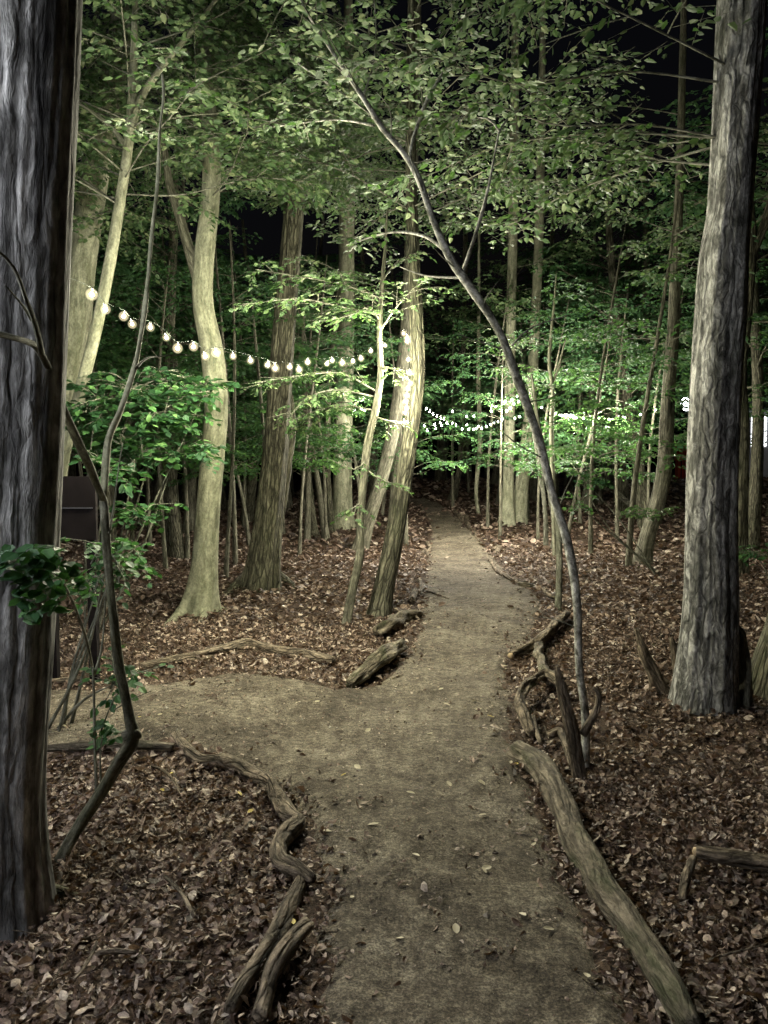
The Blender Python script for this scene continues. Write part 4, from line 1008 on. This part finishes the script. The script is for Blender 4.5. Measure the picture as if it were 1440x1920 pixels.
for i, (pts, wd, lab) in enumerate([
    ([(852, 962), (862, 972), (867, 980)], [7, 9, 8], 'bleached log at the bend of the far path edge'),
    ([(874, 970), (876, 985), (882, 995)], [7, 9, 7], 'upright bleached log end next to another at the far path edge'),
    ([(888, 998), (892, 1008), (898, 1018)], [5, 6, 5], 'white crooked stick below the bleached log end'),
    ([(815, 938), (830, 930), (846, 928)], [4, 4, 4], 'pale straight stick lying by the dark-footed leaning tree'),
    ([(800, 968), (812, 966), (822, 962)], [5, 7, 4], 'dark twig lying across the far path'),
    ([(801, 1020), (806, 1032), (800, 1042)], [6, 8, 6], 'short dark stick on the left edge of the far path'),
    ([(792, 1042), (798, 1036), (802, 1046)], [6, 7, 5], 'pale stone-like wood chunk on the left path edge'),
    ([(786, 1090), (790, 1105), (786, 1115)], [7, 9, 7], 'knotted stick leaning on the left path edge'),
    ([(800, 1112), (818, 1118), (842, 1126)], [3, 4, 2], 'slim twig trailing onto the path'),
    ([(925, 1035), (935, 1030), (932, 1042)], [9, 11, 8], 'brown wood lump on the right edge of the far path')]):
    log('stick', lab, pts, wd, 'deadwood', seed=30 + i, cat='stick', seg=8, lump=0.1)
log('log', 'straight brown log with a pale broken end in the dark litter past the mossy log', [(1305, 1640), (1360, 1645), (1420, 1652), (1500, 1664)], [24, 32, 34, 34], 'deadwood', seed=50, cut=True, heights=[0.06, 0.05, 0.04, 0.03])
log('log', 'short stub propping the broken end of the brown log', [(1278, 1702), (1285, 1675), (1300, 1645)], [14, 18, 14], 'deadwood', seed=51, heights=[0.0, 0.02, 0.05])
log('stick', 'thin twig in the litter between the silvery trunk and straight branch', [(310, 1670), (340, 1705), (365, 1750)], [7, 8, 7], seed=52, cat='stick', heights=[0.03] * 3)
log('stick', 'pale short stick flat on the litter below the silvery trunk', [(180, 1822), (215, 1820), (255, 1822)], [8, 10, 8], seed=53, cat='stick', heights=[0.03] * 3)
log('stick', 'slanting twig beside the pale short stick', [(182, 1800), (165, 1835), (140, 1870)], [6, 7, 7], seed=54, cat='stick', heights=[0.03] * 3)
log('stick', 'curved pale twig under the elbow of the crooked sapling', [(285, 1457), (310, 1468), (330, 1490), (338, 1510)], [4, 5, 5, 3], seed=55, cat='stick', heights=[0.03] * 4)

# standing dead wood
def snag(name, label, pts, d, mat='deadwood', seed=1, lump=0.1, cat='dead wood', extra=()):
    P, R = trunk_from_px(pts, d)
    P[0, 2] = height(P[0, 0], P[0, 1]) - 0.05
    o0 = P[0].copy()
    root = empty(name, o0); tag(root, label, cat)
    tube('stem', P, R, M[mat], root, o0, seg=16, step=0.025, lump=lump, seed=seed, flute=0.06)
    for nm, e, r0 in extra:
        l = px_line(e, d); tube(nm, l, np.linspace(r0, r0 * 0.5, len(l)), M[mat], root, o0, seg=10, step=0.025, lump=0.1)
    return root
dg = ground(1088, 1462)[1]
snag('dead_stake', 'broken grey stake leaning beside the foot of the arching sapling', [(1090, 1468, 26), (1078, 1400, 26), (1066, 1340, 24), (1054, 1290, 20), (1047, 1262, 14), (1044, 1250, 5)], dg, seed=60, extra=(('side_branch', [(1092, 1378), (1108, 1350), (1120, 1325), (1122, 1300), (1112, 1290)], 0.022),))
snag('dead_stub', 'slanting reddish dead stub left of the fluted trunk', [(1243, 1296, 34), (1226, 1265, 24), (1210, 1230, 20), (1200, 1200, 14), (1193, 1180, 8)], ground(1243, 1296)[1], seed=61, extra=(('side_branch', [(1232, 1285), (1246, 1278), (1254, 1280)], 0.03),))
snag('dead_stub', 'short dark stub touching the fluted trunk', [(1272, 1240, 18), (1264, 1215, 14), (1258, 1196, 8)], ground(1272, 1262)[1], seed=62)

# ------------------------------------------------------------------ loose leaves lying on the path
def fallen(name, label, group, spots_, mat, size):
    base = None
    for (px, py) in spots_:
        g = ground(px, py)
        if base is None:
            n1 = np.zeros(1)
            V = np.array([((a - 0.5), b * 0.62, 0.10 * (a - 0.5) ** 2 + 0.35 * b * b) for a, b in LT]) * 0.06
            base = mesh_np(name, V, LTRI, mat, smoothed=False); o = base
        else:
            o = base.copy(); COL.objects.link(o)
        o.location = (g[0], g[1], float(height(g[0], g[1]) + 0.03))
        o.rotation_euler = (random.uniform(-.35, .35), random.uniform(-.35, .35), random.uniform(0, 6.28))
        s = size * random.uniform(0.6, 1.2); o.scale = (s, s * random.uniform(0.7, 1.1), s)
        tag(o, label, 'leaf', group)
fallen('fallen_leaf', 'single pale dry leaf lying on the bare earth path', 'pale leaves lying on the path',
       [(595, 1325), (583, 1321), (556, 1327), (466, 1357), (556, 1414), (520, 1362), (888, 1322), (897, 1338), (918, 1335), (910, 1253), (946, 1256), (949, 1262), (838, 1329), (806, 1386), (612, 1575), (780, 1620), (908, 1650), (912, 1645), (904, 1478), (842, 1483), (1028, 1760), (1100, 1850), (855, 1762), (980, 1730), (902, 1478), (958, 1440), (966, 1433), (782, 1256), (800, 1260), (737, 1281), (742, 1295), (864, 1148), (866, 1122), (823, 1182), (827, 1300), (770, 1500), (700, 1560), (670, 1450), (640, 1400), (690, 1380), (905, 1540), (1000, 1600), (660, 1700), (750, 1780), (1010, 1680), (450, 1300), (350, 1330), (300, 1350), (180, 1340), (120, 1370), (105, 1382), (250, 1360)], M['pale_leaf'], 0.75)
fallen('fallen_leaf', 'single bright yellow leaf lying at the edge of the earth path', 'yellow leaves by the path',
       [(920, 1352), (957, 1127), (968, 1412), (967, 1445), (517, 1270), (262, 1355), (550, 1750), (644, 1464), (322, 1463), (450, 1500), (305, 1495), (470, 1533), (420, 1632), (677, 1243)], M['yellow_leaf'], 0.8)

# ------------------------------------------------------------------ dark board behind the silvery trunk, lamp and stall far off
def box(name, x0, x1, y0, y1, z0, z1, mat, parent, origin):
    V = [(x, y, z) for x in (x0, x1) for y in (y0, y1) for z in (z0, z1)]
    Fq = [(0, 1, 3, 2), (4, 6, 7, 5), (0, 4, 5, 1), (2, 3, 7, 6), (0, 2, 6, 4), (1, 5, 7, 3)]
    return mesh_np(name, V, Fq, mat, parent, origin, smoothed=False)
M['board'] = plain('dark_painted_board', (0.009, 0.007, 0.007), 0.85)
M['board'].node_tree.nodes['Principled BSDF'].inputs['Specular IOR Level'].default_value = 0.08
M['red'] = plain('red_canvas', (0.55, 0.09, 0.05), 0.7, 0.15, 3)
M['white'] = plain('white_canvas', (0.7, 0.7, 0.72), 0.7, 0.08, 3)
M['metal'] = plain('dark_metal', (0.03, 0.03, 0.035), 0.5)
d = 5.6
a = at(70, 1012, d); b = at(180, 893, d)
f0 = np.array(((a[0] + b[0]) / 2, d, height((a[0] + b[0]) / 2, d)))
root = empty('notice_board', f0); tag(root, 'dark blank board on two posts between the silvery trunk and crooked sapling', 'board')
box('panel', a[0], b[0], d - 0.02, d + 0.02, a[2], b[2], M['board'], root, f0)
box('rail', a[0] + 0.02, b[0] - 0.02, d - 0.035, d - 0.022, (a[2] + b[2]) / 2 - 0.004, (a[2] + b[2]) / 2 + 0.006, M['metal'], root, f0)
for x in (a[0] + 0.05, b[0] - 0.09):
    box('post', x, x + 0.06, d + 0.025, d + 0.085, f0[2] - 0.1, b[2] - 0.05, M['board'], root, f0)

d = 44
c = at(1290, 757, d); gz = height(c[0], d)
f0 = np.array((c[0], d, gz)); root = empty('lamp_post', f0); tag(root, 'bright white globe lamp on a post far off beside the fluted trunk', 'lamp')
tube('post', [f0 - (0, 0, 0.2), f0 + (0, 0, 1.5), c - (0, 0, 0.35)], [0.07, 0.06, 0.05], M['metal'], root, f0, seg=10, step=0.3)
th = np.linspace(0, math.pi, 13); ph = np.linspace(0, 2 * math.pi, 20, endpoint=False)
V = np.array([c + 0.4 * np.array((math.sin(t) * math.cos(p), math.sin(t) * math.sin(p), math.cos(t))) for t in th for p in ph])
Fq = [(i * 20 + j, (i + 1) * 20 + j, (i + 1) * 20 + (j + 1) % 20, i * 20 + (j + 1) % 20) for i in range(12) for j in range(20)]
M['glowball'] = glow('lamp_globe', (0.93, 0.96, 1.0), 22.0)
mesh_np('glowball', V, Fq, M['glowball'], root, f0)
tube('collar', [c - (0, 0, 0.58), c - (0, 0, 0.44)], [0.1, 0.16], M['metal'], root, f0, seg=12, step=0.05)

# white stall with a red side, lit by the lamp
d = 47
f0 = at(1470, 870, d); f0[2] = height(f0[0], d)
root = empty('market_tent', f0); tag(root, 'lit white tent seen in slits between dark trunks past the fluted trunk', 'tent')
x0 = at(1400, 800, d)[0]; x1 = x0 + 5.0; z0 = f0[2]
box('wall', x0, x1, d, d + 3, z0, z0 + 4.2, M['white'], root, f0)
V = [(x0 - .2, d - .3, z0 + 4.2), (x1 + .2, d - .3, z0 + 4.2), (x1 + .2, d + 3.3, z0 + 4.2), (x0 - .2, d + 3.3, z0 + 4.2), ((x0 + x1) / 2, d + 1.5, z0 + 5.6), ((x0 + x1) / 2 + .01, d + 1.5, z0 + 5.6)]
mesh_np('roof', V, [(0, 1, 4), (1, 2, 4), (2, 3, 4), (3, 0, 4)], M['white'], root, f0, smoothed=False)
M['lit'] = glow('lit_tent_panel', (0.95, 0.97, 1.0), 5.0)
for k in range(4):
    xa = x0 + 0.3 + k * 1.2
    box('lit_panel', xa, xa + 0.9, d - 0.03, d - 0.006, z0 + 2.0, z0 + 3.8, M['lit'], root, at(1470, 870, d) * (1, 1, 0) + (0, 0, z0))
f0 = at(1283, 880, 42); f0[2] = height(f0[0], 42)
root = empty('red_barrier', f0); tag(root, 'small red plastic block with a dark arch under the globe lamp', 'barrier')
p0 = at(1270, 872, 42); p1 = at(1292, 835, 42)
box('body', p0[0], p1[0], 42, 42.5, p0[2] + 0.25, p1[2], M['red'], root, f0)
box('foot', p0[0] + 0.05, p0[0] + 0.2, 42.02, 42.45, f0[2] - 0.05, p0[2] + 0.25, M['red'], root, f0)
box('foot', p1[0] - 0.2, p1[0] - 0.05, 42.02, 42.45, f0[2] - 0.05, p0[2] + 0.25, M['red'], root, f0)
